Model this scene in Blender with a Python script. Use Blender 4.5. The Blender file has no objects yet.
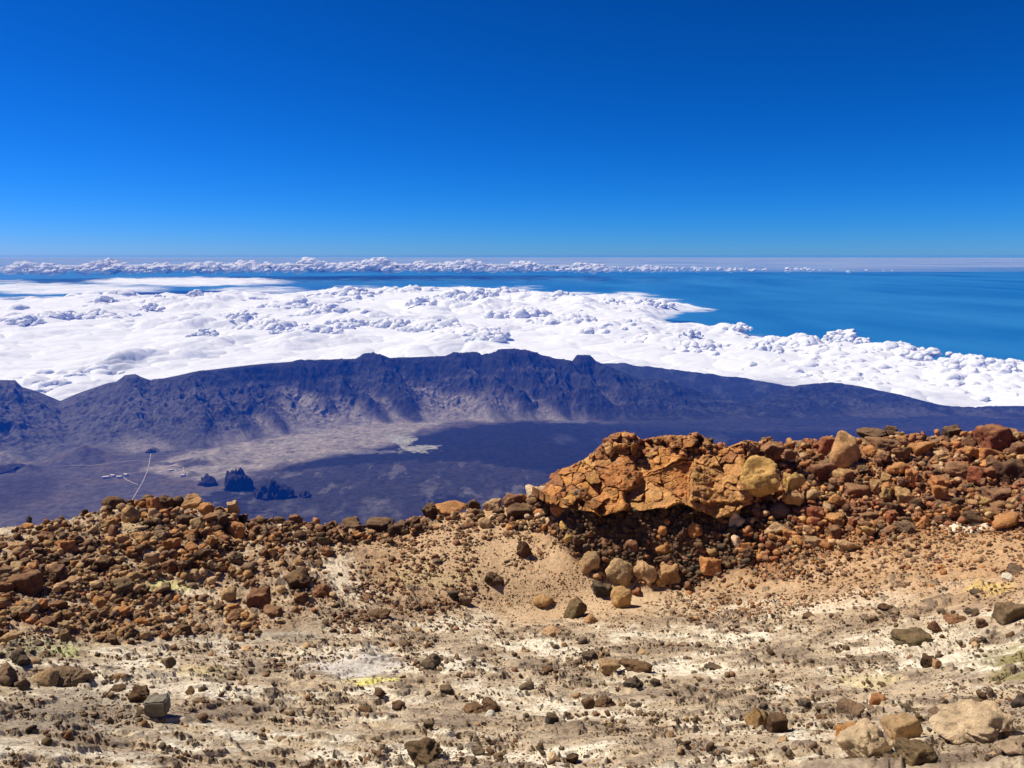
import bpy, math, random
import numpy as np
from math import radians as R
random.seed(7)
rng = np.random.default_rng(7)
scene = bpy.context.scene
COL = scene.collection

# ------------------------------------------------------------------ camera
W, H, F = 1024, 768, 773.0
PITCH = math.atan(128.0 / F)              # true horizon on picture row 256
cam = bpy.data.cameras.new('camera')
cam.sensor_width = 36.0
cam.lens = F * 36.0 / W
cam.clip_start = 0.2
cam.clip_end = 3.0e6
camo = bpy.data.objects.new('camera', cam)
camo.location = (0, 0, 0)
camo.rotation_euler = (R(90) - PITCH, 0, 0)
COL.objects.link(camo)
scene.camera = camo

# ------------------------------------------------------------------ light
SUN_EL, SUN_AZ = 53.0, -72.0              # azimuth: degrees clockwise from the view direction
world = bpy.data.worlds.new('World')
scene.world = world
world.use_nodes = True
wt = world.node_tree
wt.nodes.clear()
sky = wt.nodes.new('ShaderNodeTexSky')
sky.sky_type = 'NISHITA'
sky.sun_disc = False
sky.sun_elevation = R(SUN_EL)
sky.sun_rotation = R(SUN_AZ)
sky.altitude = 3000
sky.air_density = 1.0
sky.dust_density = 0.8
sky.ozone_density = 5.0
hs = wt.nodes.new('ShaderNodeGamma')
hs.inputs['Gamma'].default_value = 1.35
bg = wt.nodes.new('ShaderNodeBackground')
bg.inputs['Strength'].default_value = 0.05
wo = wt.nodes.new('ShaderNodeOutputWorld')
tint = wt.nodes.new('ShaderNodeMix'); tint.data_type = 'RGBA'; tint.blend_type = 'MULTIPLY'; tint.inputs[0].default_value = 1.0
tint.inputs[7].default_value = (0.17, 0.495, 0.84, 1)
wt.links.new(sky.outputs[0], tint.inputs[6]); wt.links.new(tint.outputs[2], hs.inputs['Color'])
sepc = wt.nodes.new('ShaderNodeSeparateColor'); comc = wt.nodes.new('ShaderNodeCombineColor')
pw = wt.nodes.new('ShaderNodeMath'); pw.operation = 'POWER'; pw.inputs[1].default_value = 2.2
ml = wt.nodes.new('ShaderNodeMath'); ml.operation = 'MULTIPLY'; ml.inputs[1].default_value = 1.8
wt.links.new(hs.outputs[0], sepc.inputs[0]); wt.links.new(sepc.outputs[0], pw.inputs[0]); wt.links.new(pw.outputs[0], ml.inputs[0])
wt.links.new(ml.outputs[0], comc.inputs[0]); wt.links.new(sepc.outputs[1], comc.inputs[1]); wt.links.new(sepc.outputs[2], comc.inputs[2])
wt.links.new(comc.outputs[0], bg.inputs['Color'])
wt.links.new(bg.outputs[0], wo.inputs['Surface'])

sun = bpy.data.lights.new('sun', 'SUN')
sun.energy = 4.6
sun.angle = R(0.5)
sun.color = (1.0, 0.92, 0.79)
suno = bpy.data.objects.new('sun', sun)
COL.objects.link(suno)
_sd = (math.sin(R(SUN_AZ)) * math.cos(R(SUN_EL)), math.cos(R(SUN_AZ)) * math.cos(R(SUN_EL)), math.sin(R(SUN_EL)))
from mathutils import Vector
suno.rotation_euler = Vector(_sd).to_track_quat('Z', 'Y').to_euler()

scene.view_settings.view_transform = 'Standard'
scene.view_settings.look = 'None'
scene.view_settings.gamma = 1
scene.view_settings.exposure = 0.5
scene.cycles.use_denoising = True
scene.cycles.volume_bounces = 1
scene.cycles.max_bounces = 6
scene.cycles.diffuse_bounces = 3
scene.cycles.transparent_max_bounces = 12

# ------------------------------------------------------------------ numeric helpers
def _hash(ix, iy, iz, seed):
    h = (ix.astype(np.uint32) * np.uint32(374761393) + iy.astype(np.uint32) * np.uint32(668265263)
         + iz.astype(np.uint32) * np.uint32(2147483647) + np.uint32((seed * 974634777 + 12345) & 0xffffffff))
    h = (h ^ (h >> np.uint32(13))) * np.uint32(1274126177)
    h = (h ^ (h >> np.uint32(16))) * np.uint32(2246822519)
    return (h ^ (h >> np.uint32(15)))

def noise2(x, y, seed=0):
    x = np.asarray(x, np.float64); y = np.asarray(y, np.float64)
    ix = np.floor(x).astype(np.int64); iy = np.floor(y).astype(np.int64)
    fx = x - ix; fy = y - iy
    u = fx * fx * fx * (fx * (fx * 6 - 15) + 10); v = fy * fy * fy * (fy * (fy * 6 - 15) + 10)
    z0 = np.zeros_like(ix)
    def g(dx, dy):
        h = _hash(ix + dx, iy + dy, z0, seed).astype(np.float64) * (2 * math.pi / 4294967296.0)
        return np.cos(h) * (fx - dx) + np.sin(h) * (fy - dy)
    a = g(0, 0); b = g(1, 0); c = g(0, 1); d = g(1, 1)
    return 1.45 * ((a * (1 - u) + b * u) * (1 - v) + (c * (1 - u) + d * u) * v)

def noise3(p, seed=0):
    p = np.asarray(p, np.float64)
    i = np.floor(p).astype(np.int64); f = p - i
    w = f * f * f * (f * (f * 6 - 15) + 10)
    def val(dx, dy, dz):
        return _hash(i[:, 0] + dx, i[:, 1] + dy, i[:, 2] + dz, seed).astype(np.float64) / 2147483648.0 - 1
    def mx(a, b, t): return a * (1 - t) + b * t
    x0 = mx(mx(val(0,0,0), val(1,0,0), w[:,0]), mx(val(0,1,0), val(1,1,0), w[:,0]), w[:,1])
    x1 = mx(mx(val(0,0,1), val(1,0,1), w[:,0]), mx(val(0,1,1), val(1,1,1), w[:,0]), w[:,1])
    return mx(x0, x1, w[:, 2])

def fbm2(x, y, octs, seed=0, gain=0.5, ridged=False, billow=False):
    s = 0; a = 1.0; n = 0
    for o in range(octs):
        v = noise2(x * 2 ** o + 17.3 * o, y * 2 ** o - 9.1 * o, seed + o)
        if ridged: v = 1 - 2 * np.abs(v)
        if billow: v = 2 * np.abs(v) - 0.6
        s = s + a * v; n += a; a *= gain
    return s / n

def sstep(a, b, x):
    t = np.clip((x - a) / (b - a), 0, 1)
    return t * t * (3 - 2 * t)

CP, SP = math.cos(PITCH), math.sin(PITCH)
def ray(px, py):
    """pixel of the photograph -> azimuth, tangent of depression, forward share per metre of ground distance"""
    u = (np.asarray(px, float) - 512) / F; v = (384 - np.asarray(py, float)) / F
    dx = u; dy = CP + v * SP; dz = -SP + v * CP
    h = np.hypot(dx, dy)
    return np.arctan2(dx, dy), -dz / h, 1.0 / h
def project(x, y, z):
    d = np.maximum(y * CP - z * SP, 1e-3); up = y * SP + z * CP
    return 512 + F * x / d, 384 - F * up / d

def polysd(px, py, poly):
    """signed distance to a polygon, positive inside"""
    poly = np.array(poly, float); n = len(poly)
    d = np.full(px.shape, 1e18); ins = np.zeros(px.shape, bool)
    for i in range(n):
        a = poly[i]; b = poly[(i + 1) % n]; e = b - a
        wx = px - a[0]; wy = py - a[1]
        t = np.clip((wx * e[0] + wy * e[1]) / (e @ e + 1e-9), 0, 1)
        d = np.minimum(d, (wx - t * e[0]) ** 2 + (wy - t * e[1]) ** 2)
        c = (a[1] > py) != (b[1] > py)
        with np.errstate(divide='ignore', invalid='ignore'):
            xx = (b[0] - a[0]) * (py - a[1]) / (b[1] - a[1] + 1e-12) + a[0]
        ins ^= c & (px < xx)
    d = np.sqrt(d)
    return np.where(ins, d, -d)

# ------------------------------------------------------------------ mesh helpers
def mesh_from(name, V, faces, k, smooth=True, colors=None, alpha=None):
    V = np.asarray(V, np.float32); faces = np.asarray(faces, np.int32).reshape(-1, k)
    m = bpy.data.meshes.new(name)
    m.vertices.add(len(V)); m.vertices.foreach_set('co', V.ravel())
    m.loops.add(faces.size); m.loops.foreach_set('vertex_index', faces.ravel())
    m.polygons.add(len(faces))
    m.polygons.foreach_set('loop_start', np.arange(0, faces.size, k, dtype=np.int32))
    m.polygons.foreach_set('loop_total', np.full(len(faces), k, np.int32))
    if smooth: m.polygons.foreach_set('use_smooth', np.ones(len(faces), bool))
    m.update(calc_edges=True)
    if colors is not None:
        ca = m.color_attributes.new('Col', 'FLOAT_COLOR', 'POINT')
        c4 = np.ones((len(V), 4), np.float32); c4[:, :3] = colors
        if alpha is not None: c4[:, 3] = alpha
        ca.data.foreach_set('color', c4.ravel())
    return m
def grid_faces(nr, nc, keep=None):
    i = np.arange(nr - 1)[:, None] * nc + np.arange(nc - 1)[None, :]
    f = np.stack([i, i + 1, i + nc + 1, i + nc], -1).reshape(-1, 4)
    if keep is not None:
        f = f[keep.ravel()[f].any(1)]
    return f
def link(name, mesh, mat=None, parent=None, loc=None):
    o = bpy.data.objects.new(name, mesh); COL.objects.link(o)
    if mat is not None and mesh is not None: mesh.materials.append(mat)
    if parent is not None: o.parent = parent
    if loc is not None: o.location = loc
    return o
def tag(o, label=None, cat=None, group=None, kind=None):
    if label: o['label'] = label
    if cat: o['category'] = cat
    if group: o['group'] = group
    if kind: o['kind'] = kind
    return o

# ------------------------------------------------------------------ material helpers
def newmat(name):
    m = bpy.data.materials.new(name); m.use_nodes = True
    nt = m.node_tree; b = nt.nodes['Principled BSDF']
    b.inputs['Roughness'].default_value = 0.95
    b.inputs['Specular IOR Level'].default_value = 0.15
    return m, nt, b
def N(nt, t, **kw):
    n = nt.nodes.new(t)
    for k, v in kw.items(): setattr(n, k, v)
    return n
def noise_node(nt, vec, scale, detail=6, rough=0.6):
    n = N(nt, 'ShaderNodeTexNoise'); n.inputs['Scale'].default_value = scale
    n.inputs['Detail'].default_value = detail; n.inputs['Roughness'].default_value = rough
    nt.links.new(vec, n.inputs['Vector']); return n.outputs['Fac']
def ramp(nt, fac, stops):
    r = N(nt, 'ShaderNodeValToRGB'); e = r.color_ramp.elements
    while len(e) < len(stops): e.new(0.5)
    for el, (p, c) in zip(e, stops):
        el.position = p; el.color = (c, c, c, 1) if not isinstance(c, tuple) else (*c, 1)
    nt.links.new(fac, r.inputs[0]); return r.outputs[0]
def mixc(nt, a, b, fac, mode='MIX'):
    m = N(nt, 'ShaderNodeMix', data_type='RGBA', blend_type=mode)
    for s, i in ((a, 6), (b, 7), (fac, 0)):
        if hasattr(s, 'default_value') or hasattr(s, 'is_output'): nt.links.new(s, m.inputs[i])
        elif i == 0: m.inputs[0].default_value = s
        else: m.inputs[i].default_value = (*s, 1) if isinstance(s, tuple) else (s, s, s, 1)
    return m.outputs[2]
def bump(nt, b, height, strength, dist):
    n = N(nt, 'ShaderNodeBump'); n.inputs['Strength'].default_value = strength
    n.inputs['Distance'].default_value = dist
    nt.links.new(height, n.inputs['Height']); nt.links.new(n.outputs[0], b.inputs['Normal'])

def rock_material(name, use_attr, scale=1.0, dust=0.38):
    m, nt, b = newmat(name)
    if use_attr:
        c = N(nt, 'ShaderNodeAttribute'); c.attribute_name = 'Col'; col = c.outputs['Color']
    else:
        c = N(nt, 'ShaderNodeObjectInfo'); col = c.outputs['Color']
    g = N(nt, 'ShaderNodeNewGeometry').outputs['Position']
    n1 = noise_node(nt, g, 2.2 * scale, 8, 0.65)
    n2 = noise_node(nt, g, 9.0 * scale, 8, 0.7)
    n3 = noise_node(nt, g, 34.0 * scale, 4, 0.7)
    x = mixc(nt, col, ramp(nt, n1, [(0.3, 0.62), (0.5, 1.0), (0.72, 1.5)]), 1.0, 'MULTIPLY')
    x = mixc(nt, x, ramp(nt, n2, [(0.28, 0.5), (0.5, 1.0), (0.75, 1.35)]), 0.9, 'MULTIPLY')
    x = mixc(nt, x, (0.42, 0.33, 0.22), ramp(nt, n3, [(0.6, 0.0), (0.78, 0.35)]))
    # pale dust on the upward faces, also painting the tops as sunlit
    sx = N(nt, 'ShaderNodeSeparateXYZ'); nt.links.new(N(nt, 'ShaderNodeNewGeometry').outputs['Normal'], sx.inputs[0])
    up = N(nt, 'ShaderNodeMapRange', interpolation_type='SMOOTHSTEP'); up.inputs['From Min'].default_value = 0.35; up.inputs['From Max'].default_value = 0.95; up.inputs['To Max'].default_value = dust
    nt.links.new(sx.outputs['Z'], up.inputs['Value'])
    dm = N(nt, 'ShaderNodeMath', operation='MULTIPLY'); nt.links.new(up.outputs[0], dm.inputs[0]); nt.links.new(ramp(nt, n1, [(0.35, 0.2), (0.65, 1.0)]), dm.inputs[1])
    x = mixc(nt, x, (0.50, 0.31, 0.15), dm.outputs[0])
    nt.links.new(x, b.inputs['Base Color'])
    bump(nt, b, n2, 0.9, 0.16 / scale)
    return m
M_ROCK = rock_material('rock', False)
M_RUBBLE = rock_material('rubble', True)
M_OUTCROP = rock_material('outcrop', True, 0.8, 0.12)

# ------------------------------------------------------------------ foreground ground (inside of a summit crater)
AZ = np.concatenate([np.linspace(-75, -37, 120, endpoint=False), np.linspace(-37, 37, 1500), np.linspace(37, 75, 121)[1:]]) * math.pi / 180
xs_c = [-250, 0, 110, 200, 240, 300, 400, 430, 500, 550, 570, 600, 650, 700, 740, 800, 860, 930, 990, 1024, 1300]
y_crest = [536, 531, 511, 509, 525, 529, 530, 518, 508, 488, 476, 455, 444, 444, 450, 444, 439, 437, 432, 436, 430]
r_crest = [31, 31, 32, 32, 31, 30.5, 31, 31.5, 32, 32.5, 33, 33.5, 33.5, 33.5, 34, 35, 36, 36.5, 37, 37, 37]
cont = [  # inner contours: (picture rows at xs_c, ground distance at xs_c)
    ([768] * 21, [9.6, 9.6, 9.6, 9.5, 9.5, 9.5, 9.5, 9.5, 9.4, 9.3, 9.3, 9.2, 9.1, 9, 9, 8.8, 8.6, 8.4, 8.2, 8.0, 7.0]),
    ([705] * 21, [14.6, 14.5, 14.5, 14.4, 14.4, 14.4, 14.3, 14.3, 14.2, 14.2, 14.2, 14.1, 14, 13.8, 13.6, 13.3, 13, 12.6, 12.3, 12, 10.5]),
    ([645] * 21, [21] * 12 + [20.8, 20.6, 20.4, 20, 19.6, 18.8, 18, 17.6, 16]),
    ([600, 600, 600, 600, 602, 604, 608, 610, 614, 612, 608, 602, 600, 600, 598, 590, 582, 575, 570, 568, 560],
     [24.8, 24.8, 24.8, 24.8, 24.8, 24.8, 24.8, 25.2, 25.8, 26.4, 26.6, 26.7, 26.8, 26.7, 26.3, 25.8, 25.4, 25, 24.4, 24, 23]),
    ([568, 565, 560, 560, 562, 565, 568, 568, 570, 580, 582, 584, 586, 586, 572, 556, 546, 540, 534, 530, 525],
     [27.5, 27.5, 27.6, 27.6, 27.5, 27.3, 27.4, 27.4, 27.6, 27.2, 27.2, 27.2, 27.4, 27.5, 27.6, 28.2, 28.6, 28.8, 28.8, 28.6, 28]),
    ([548, 543, 528, 528, 538, 542, 546, 542, 536, 530, 516, 512, 512, 512, 510, 500, 492, 486, 480, 478, 475],
     [29.4, 29.4, 30, 30, 29.4, 29, 29.4, 29.4, 29.8, 29.4, 29.0, 28.9, 28.9, 29, 30, 31.4, 32, 32.5, 33, 33, 33]),
]
knots_r = [np.zeros(len(AZ)), np.full(len(AZ), 2.5)]
knots_z = [np.full(len(AZ), -1.7), np.full(len(AZ), -2.9)]
for ys, rs in cont + [(y_crest, r_crest)]:
    a, td, _ = ray(xs_c, ys)
    z = -np.array(rs) * td
    knots_r.append(np.interp(AZ, a, rs)); knots_z.append(np.interp(AZ, a, z))
RC = knots_r[-1].copy(); ZC = knots_z[-1].copy()
for dr, dz in ((1.2, -0.45), (6, -3.6), (40, -27), (500, -320), (2350, -1508)):
    knots_r.append(RC + dr); knots_z.append((ZC + dz) if dr < 1000 else np.full(len(AZ), float(dz)))
KR = np.array(knots_r); KZ = np.array(knots_z)
RR = np.concatenate([np.linspace(0.3, 8, 60, endpoint=False), np.geomspace(8, 40, 760), np.geomspace(41, 2390, 60)])
Z = np.empty((len(RR), len(AZ)))
for j in range(len(AZ)):
    Z[:, j] = np.interp(RR, KR[:, j], KZ[:, j])
ker = np.exp(-0.5 * (np.arange(-18, 19) / 7.0) ** 2); ker /= ker.sum()
nn = 815
Zp = np.pad(Z[:nn], ((18, 18), (0, 0)), mode='edge')
Z[:nn] = sum(ker[k] * Zp[k:k + nn] for k in range(37))
GX = RR[:, None] * np.sin(AZ)[None, :]; GY = RR[:, None] * np.cos(AZ)[None, :]
amp = sstep(1.5, 8, RR)[:, None] * np.ones_like(GX)
PXg, PYg = project(GX, GY, Z)
rubL = [(-150, 540), (0, 535), (80, 515), (115, 500), (210, 500), (300, 522), (430, 520), (400, 545), (320, 560), (335, 600), (290, 628), (200, 636), (90, 640), (-150, 630)]
rubR = [(735, 440), (1250, 425), (1250, 520), (940, 530), (850, 545), (760, 575), (735, 560)]
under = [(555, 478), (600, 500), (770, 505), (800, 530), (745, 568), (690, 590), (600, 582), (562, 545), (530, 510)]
bowl = [(380, 545), (480, 520), (560, 545), (600, 585), (690, 592), (640, 618), (520, 625), (420, 590)]
near = (RR < 60)[:, None]
sdL = np.where(near, polysd(PXg, PYg, rubL), -99); sdR = np.where(near, polysd(PXg, PYg, rubR), -99)
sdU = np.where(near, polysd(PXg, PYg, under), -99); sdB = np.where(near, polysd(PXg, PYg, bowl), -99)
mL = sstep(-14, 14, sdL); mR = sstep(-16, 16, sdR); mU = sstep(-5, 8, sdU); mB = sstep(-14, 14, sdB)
lump = np.clip(0.55 + 0.7 * mL + 0.9 * mR + 0.8 * mU - 0.45 * mB, 0.12, 2)
Z += amp * (0.22 * fbm2(GX / 4.5, GY / 4.5, 3, 3) * (1 - 0.6 * mB)
            + 0.13 * fbm2(GX / 1.1, GY / 1.1, 3, 11) * lump
            + 0.05 * fbm2(GX / 0.33, GY / 0.33, 3, 21, ridged=True) * lump
            + 0.02 * fbm2(GX / 0.10, GY / 0.10, 2, 31) * lump)
cl_ = fbm2(GX / 0.42, GY / 0.42, 4, 45, gain=0.6); cm_ = fbm2(GX / 2.6, GY / 2.0, 3, 46)
clod = sstep(0.22, 0.36, cl_ + 0.55 * cm_) * (1 - 0.8 * mB)
Z += amp * 0.075 * clod
def worley(x, y, s, seed):
    x = x / s; y = y / s; ix = np.floor(x).astype(np.int64); iy = np.floor(y).astype(np.int64)
    f1 = np.full(x.shape, 9.0); f2 = np.full(x.shape, 9.0); off = np.zeros(x.shape); tl = np.zeros(x.shape); kk = np.zeros(x.shape); z0 = np.zeros_like(ix)
    for dx in (-1, 0, 1):
        for dy in (-1, 0, 1):
            h1 = _hash(ix + dx, iy + dy, z0, seed) / 4294967296.0; h2 = _hash(ix + dx, iy + dy, z0, seed + 7) / 4294967296.0
            h3 = _hash(ix + dx, iy + dy, z0, seed + 13) / 4294967296.0; h4 = _hash(ix + dx, iy + dy, z0, seed + 17) / 4294967296.0
            ax = x - (ix + dx + h1); ay = y - (iy + dy + h2); d = np.hypot(ax, ay); nw = d < f1
            f2 = np.where(nw, f1, np.minimum(f2, d)); f1 = np.where(nw, d, f1); off = np.where(nw, h3 * 2 - 1, off)
            tl = np.where(nw, ax * (h4 * 4 - 2) + ay * ((h3 * 7.3) % 2 * 2 - 2), tl); kk = np.where(nw, (h4 * 5.7) % 1, kk)
    return f2 - f1, off, tl, kk
iN = np.searchsorted(RR, 60)
wxx = GX[:iN] + 0.12 * fbm2(GX[:iN] / .4, GY[:iN] / .4, 2, 47); wyy = GY[:iN] + 0.12 * fbm2(GX[:iN] / .4 + 9, GY[:iN] / .4, 2, 48)
wA, oA, tA, kA = worley(wxx, wyy, 0.75, 400); wB, oB, tB, kB = worley(wxx, wyy, 0.30, 430)
mRub = np.clip(np.maximum(np.maximum(mR * 1.15, mU), mL * 0.75 * (1 - 0.55 * sstep(100, 220, PXg) * sstep(545, 570, PYg)) * sstep(-0.15, 0.15, fbm2(GX / 2.2, GY / 2.2, 3, 49))), 0, 1)[:iN]
dome = lambda w_: np.sqrt(np.clip(w_, 0, .7) / .7)
Z[:iN] += amp[:iN] * mRub * (0.26 * (0.6 + 0.6 * oA + 0.45 * tA) * dome(wA) + 0.12 * (0.6 + 0.6 * oB + 0.5 * tB) * dome(wB) - 0.10)
# scarp steps (small crusty ledges)
q = fbm2(GX / 2.1 + 5, GY / 0.9, 4, 41)
Z += amp * 0.07 * sstep(0.05, 0.12, q) * (1 - mB)
# colours of the ground, with shade painted in under the outcrop
def mixa(c, col, m): return c * (1 - m[..., None]) + np.array(col) * m[..., None]
n_a = fbm2(GX / 2.6, GY / 2.2, 6, 51, gain=0.6); n_b = fbm2(GX / 0.7, GY / 0.5, 5, 61, gain=0.62); n_c = fbm2(GX / 0.16, GY / 0.12, 4, 71, gain=0.7)
gc = np.zeros(GX.shape + (3,)) + np.array((0.43, 0.335, 0.22))
gc = mixa(gc, (0.68, 0.60, 0.45), sstep(-0.03, 0.30, n_a + 0.5 * n_b))
gc = mixa(gc, (0.22, 0.165, 0.115), sstep(0.02, 0.28, -n_a + 0.55 * n_b) * 0.8)
tan = sstep(640, 560, PYg) * sstep(300, 420, PXg) * near
gc = mixa(gc, (0.44, 0.265, 0.13), tan * 0.9)
gc = mixa(gc, (0.50, 0.345, 0.20), mB * 0.85)
gc = mixa(gc, (0.44, 0.29, 0.16), mL * sstep(-0.25, 0.25, n_b + 0.3 * n_a) * 0.8)
gc = mixa(gc, (0.27, 0.13, 0.06), mR * (0.55 + 0.45 * sstep(-0.2, 0.2, n_b)))
gc = mixa(gc, (0.07, 0.042, 0.026), mU * 0.95)  # dark rubble ground, deepened in colour to paint the overhang's shade
pc = np.array([(0.30, 0.125, 0.05), (0.22, 0.10, 0.05), (0.40, 0.20, 0.075), (0.12, 0.065, 0.038), (0.36, 0.22, 0.12), (0.26, 0.10, 0.045), (0.17, 0.09, 0.05)])
cc = 0.5 * pc[(kA * 6.99).astype(int)] + 0.5 * pc[(kB * 6.99).astype(int)]
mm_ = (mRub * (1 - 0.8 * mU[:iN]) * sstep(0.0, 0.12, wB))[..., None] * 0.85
gc[:iN] = gc[:iN] * (1 - mm_) + cc * mm_
gc = mixa(gc, (0.16, 0.115, 0.08), clod * 0.8)
gc = mixa(gc, (0.13, 0.09, 0.065), sstep(0.16, 0.42, n_c + 0.25 * n_b) * (1 - 0.65 * mB) * 0.75)
for (x, y, rx, ry, c, s) in [(372, 682, 26, 5, (0.72, 0.64, 0.20), .9), (69, 653, 15, 5, (0.48, 0.47, 0.18), .75), (45, 648, 50, 8, (.42, .42, .24), .5), (165, 587, 26, 7, (0.55, 0.50, 0.2), .7),
                             (992, 588, 22, 8, (0.58, 0.40, 0.14), .75), (870, 680, 30, 8, (0.62, 0.52, 0.27), .5), (195, 675, 30, 5, (0.62, 0.5, .25), .6), (430, 578, 45, 10, (.5, .4, .2), .5),
                             (1005, 665, 32, 20, (0.22, 0.19, 0.07), .8), (945, 645, 60, 13, (0.66, 0.57, 0.42), .7), (970, 527, 26, 5, (.7, .6, .45), .9), (150, 690, 90, 14, (.66, .58, .44), .6),
                             (230, 640, 90, 7, (.46, .40, .30), .6), (350, 668, 50, 10, (.62, .57, .5), .7), (60, 720, 80, 30, (.24, .20, .15), .6), (30, 620, 40, 10, (.34, .22, .15), .6)]:
    d = ((PXg - x) / rx) ** 2 + ((PYg - y) / ry) ** 2
    gc = mixa(gc, c, near * s * sstep(1.5, 0.3, d + 2.6 * n_b))
gc[~np.broadcast_to(near, GX.shape)] = (0.10, 0.06, 0.045)
V = np.stack([GX, GY, Z], -1).reshape(-1, 3)
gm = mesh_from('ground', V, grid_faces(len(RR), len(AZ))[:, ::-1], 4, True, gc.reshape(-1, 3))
m, nt, b = newmat('sandy_ground')
at = N(nt, 'ShaderNodeAttribute'); at.attribute_name = 'Col'
g = N(nt, 'ShaderNodeNewGeometry').outputs['Position']
nA = noise_node(nt, g, 7.0, 8, 0.7); nB = noise_node(nt, g, 28.0, 5, 0.75)
x = mixc(nt, at.outputs['Color'], ramp(nt, nA, [(0.3, 0.55), (0.48, 1.0), (0.7, 1.3)]), 0.8, 'MULTIPLY')
x = mixc(nt, x, ramp(nt, nB, [(0.33, 0.35), (0.46, 1.0), (0.8, 1.2)]), 0.75, 'MULTIPLY')
nt.links.new(x, b.inputs['Base Color'])
bump(nt, b, nA, 0.6, 0.12)
ground = tag(link('ground', gm, m), 'pale sandy volcanic ground strewn with gravel inside the summit crater', kind='structure')

def ground_hit(px, py):
    """where the sight line through a point of the photograph meets the crater ground"""
    az, td, fw = ray(np.atleast_1d(px), np.atleast_1d(py))
    j = np.clip(np.searchsorted(AZ, az), 0, len(AZ) - 1)
    Zs = Z[60:818]; Rs = RR[60:818]
    out = np.empty((len(j), 3)); ok = np.ones(len(j), bool)
    for s in range(0, len(j), 4000):
        jj = j[s:s + 4000]
        t = -Zs[:, jj] / Rs[:, None]
        hit = t <= td[s:s + 4000][None, :]
        first = hit.argmax(0); any_ = hit.any(0)
        first = np.where(any_, first, t.argmin(0))
        ok[s:s + 4000] = any_
        r = Rs[first]
        out[s:s + 4000, 0] = r * np.sin(az[s:s + 4000]); out[s:s + 4000, 1] = r * np.cos(az[s:s + 4000]); out[s:s + 4000, 2] = Zs[first, jj]
    depth = out[:, 1] * CP - out[:, 2] * SP
    return out, depth / F, ok      # point, metres per pixel, hit

# ------------------------------------------------------------------ caldera terrain
AZF = np.concatenate([np.linspace(-62, -36, 120, endpoint=False), np.linspace(-36, 36, 1500), np.linspace(36, 62, 121)[1:]]) * math.pi / 180
RF = np.concatenate([np.geomspace(2200, 4000, 60, endpoint=False), np.linspace(4000, 6000, 330, endpoint=False),
                     np.linspace(6000, 8800, 520, endpoint=False), np.linspace(8800, 10400, 40)])
cx = [-400, -100, 0, 15, 22, 40, 60, 85, 105, 116, 125, 135, 150, 200, 250, 300, 355, 362, 383, 390, 445, 452, 476, 482, 498, 503, 515, 530, 552, 572, 577, 590, 596, 620, 640, 660, 690, 710, 735, 755, 775, 800, 830, 860, 900, 940, 975, 1000, 1024, 1300]
cy = [385, 381, 380, 380, 387, 393, 401, 391, 384, 382, 375, 374, 381, 371, 365, 361, 359, 355, 355, 358, 356, 353, 353, 356, 352, 350, 350, 353, 358, 361, 355, 355, 361, 372, 380, 377, 388, 396, 401, 404, 391, 385, 382, 386, 395, 405, 409, 406, 406, 410]
cr = np.interp(cx, [-400, 0, 60, 130, 300, 510, 620, 745, 830, 1024, 1300], [6300, 6700, 6750, 7000, 7500, 7900, 7700, 7500, 7700, 7700, 7700])
bx = [-400, 0, 60, 100, 200, 260, 330, 400, 500, 600, 700, 800, 1024, 1300]
by = [468, 462, 456, 452, 446, 436, 427, 420, 419, 420, 417, 414, 416, 420]
a, td, _ = ray(cx, cy); crest_td = np.interp(AZF, a, td); crest_r = np.interp(AZF, a, cr)
a, td, _ = ray(bx, by); base_r = np.interp(AZF, a, 1500 / td)
wide = np.interp(512 + F * np.tan(AZF), [-200, 0, 120, 300, 510, 640, 745, 830, 1024], [1600, 1600, 1450, 1150, 950, 950, 750, 950, 900])
crest_r = np.minimum(base_r + wide, 9000)
s_al = AZF * 7000
base_r = base_r + (260 - 200 * sstep(260, 120, 512 + F * np.tan(AZF))) * fbm2(s_al / 700, s_al * 0 + 3.3, 4, 5) - 150
crest_z = -crest_r * crest_td
TX = RF[:, None] * np.sin(AZF)[None, :]; TY = RF[:, None] * np.cos(AZF)[None, :]
t = (RF[:, None] - base_r[None, :]) / np.maximum(crest_r - base_r, 300)[None, :]
S = np.broadcast_to(s_al[None, :], t.shape); RG = np.broadcast_to(RF[:, None], t.shape)
warp = 130 * fbm2(S / 700, RG / 700, 3, 8)
tc = np.clip(t, 0, 1)
def rid(s, r_, seed, o=1, g=0.5): return fbm2(s, r_, o, seed, gain=g, ridged=True)
R1 = rid((S + warp + 0.55 * RG) / 900, RG / 3000, 15) * 0.5 + 0.5
R2 = rid((S + 1.2 * warp + 0.75 * RG) / 340, RG / 1000, 16) * 0.5 + 0.5
R3 = rid((S + warp + 0.4 * RG) / 140, RG / 380, 17, 3, 0.6) * 0.5 + 0.5
spur = np.clip(0.60 * R1 ** 1.3 + 0.40 * R2 ** 1.2, 0, 1)
gul = R3
cl = 0.80 + 0.10 * fbm2(S / 300, S * 0, 3, 19) - 0.25 * (spur - 0.5)
fan = 0.76 * tc ** 1.6 + 0.24 * sstep(cl - 0.02, cl + 0.18, tc)
spr = 0.86 * tc ** 1.05 + 0.14 * sstep(cl - 0.10, cl + 0.08, tc)
ms_ = sstep(0.38, 0.85, spur)
prof = fan * (1 - ms_) + spr * ms_
lf = np.maximum(sstep(230, 60, 512 + F * np.tan(AZF)), sstep(600, 720, 512 + F * np.tan(AZF)))[None, :]
prof = prof * (1 - lf) + (0.90 * tc ** 1.45 + 0.10 * sstep(cl - 0.05, cl + 0.03, tc)) * lf
prof = prof + (0.26 - 0.14 * lf) * (spur - 0.45) * np.sin(np.pi * tc) ** 0.8 * sstep(0, 0.4, tc)
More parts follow.
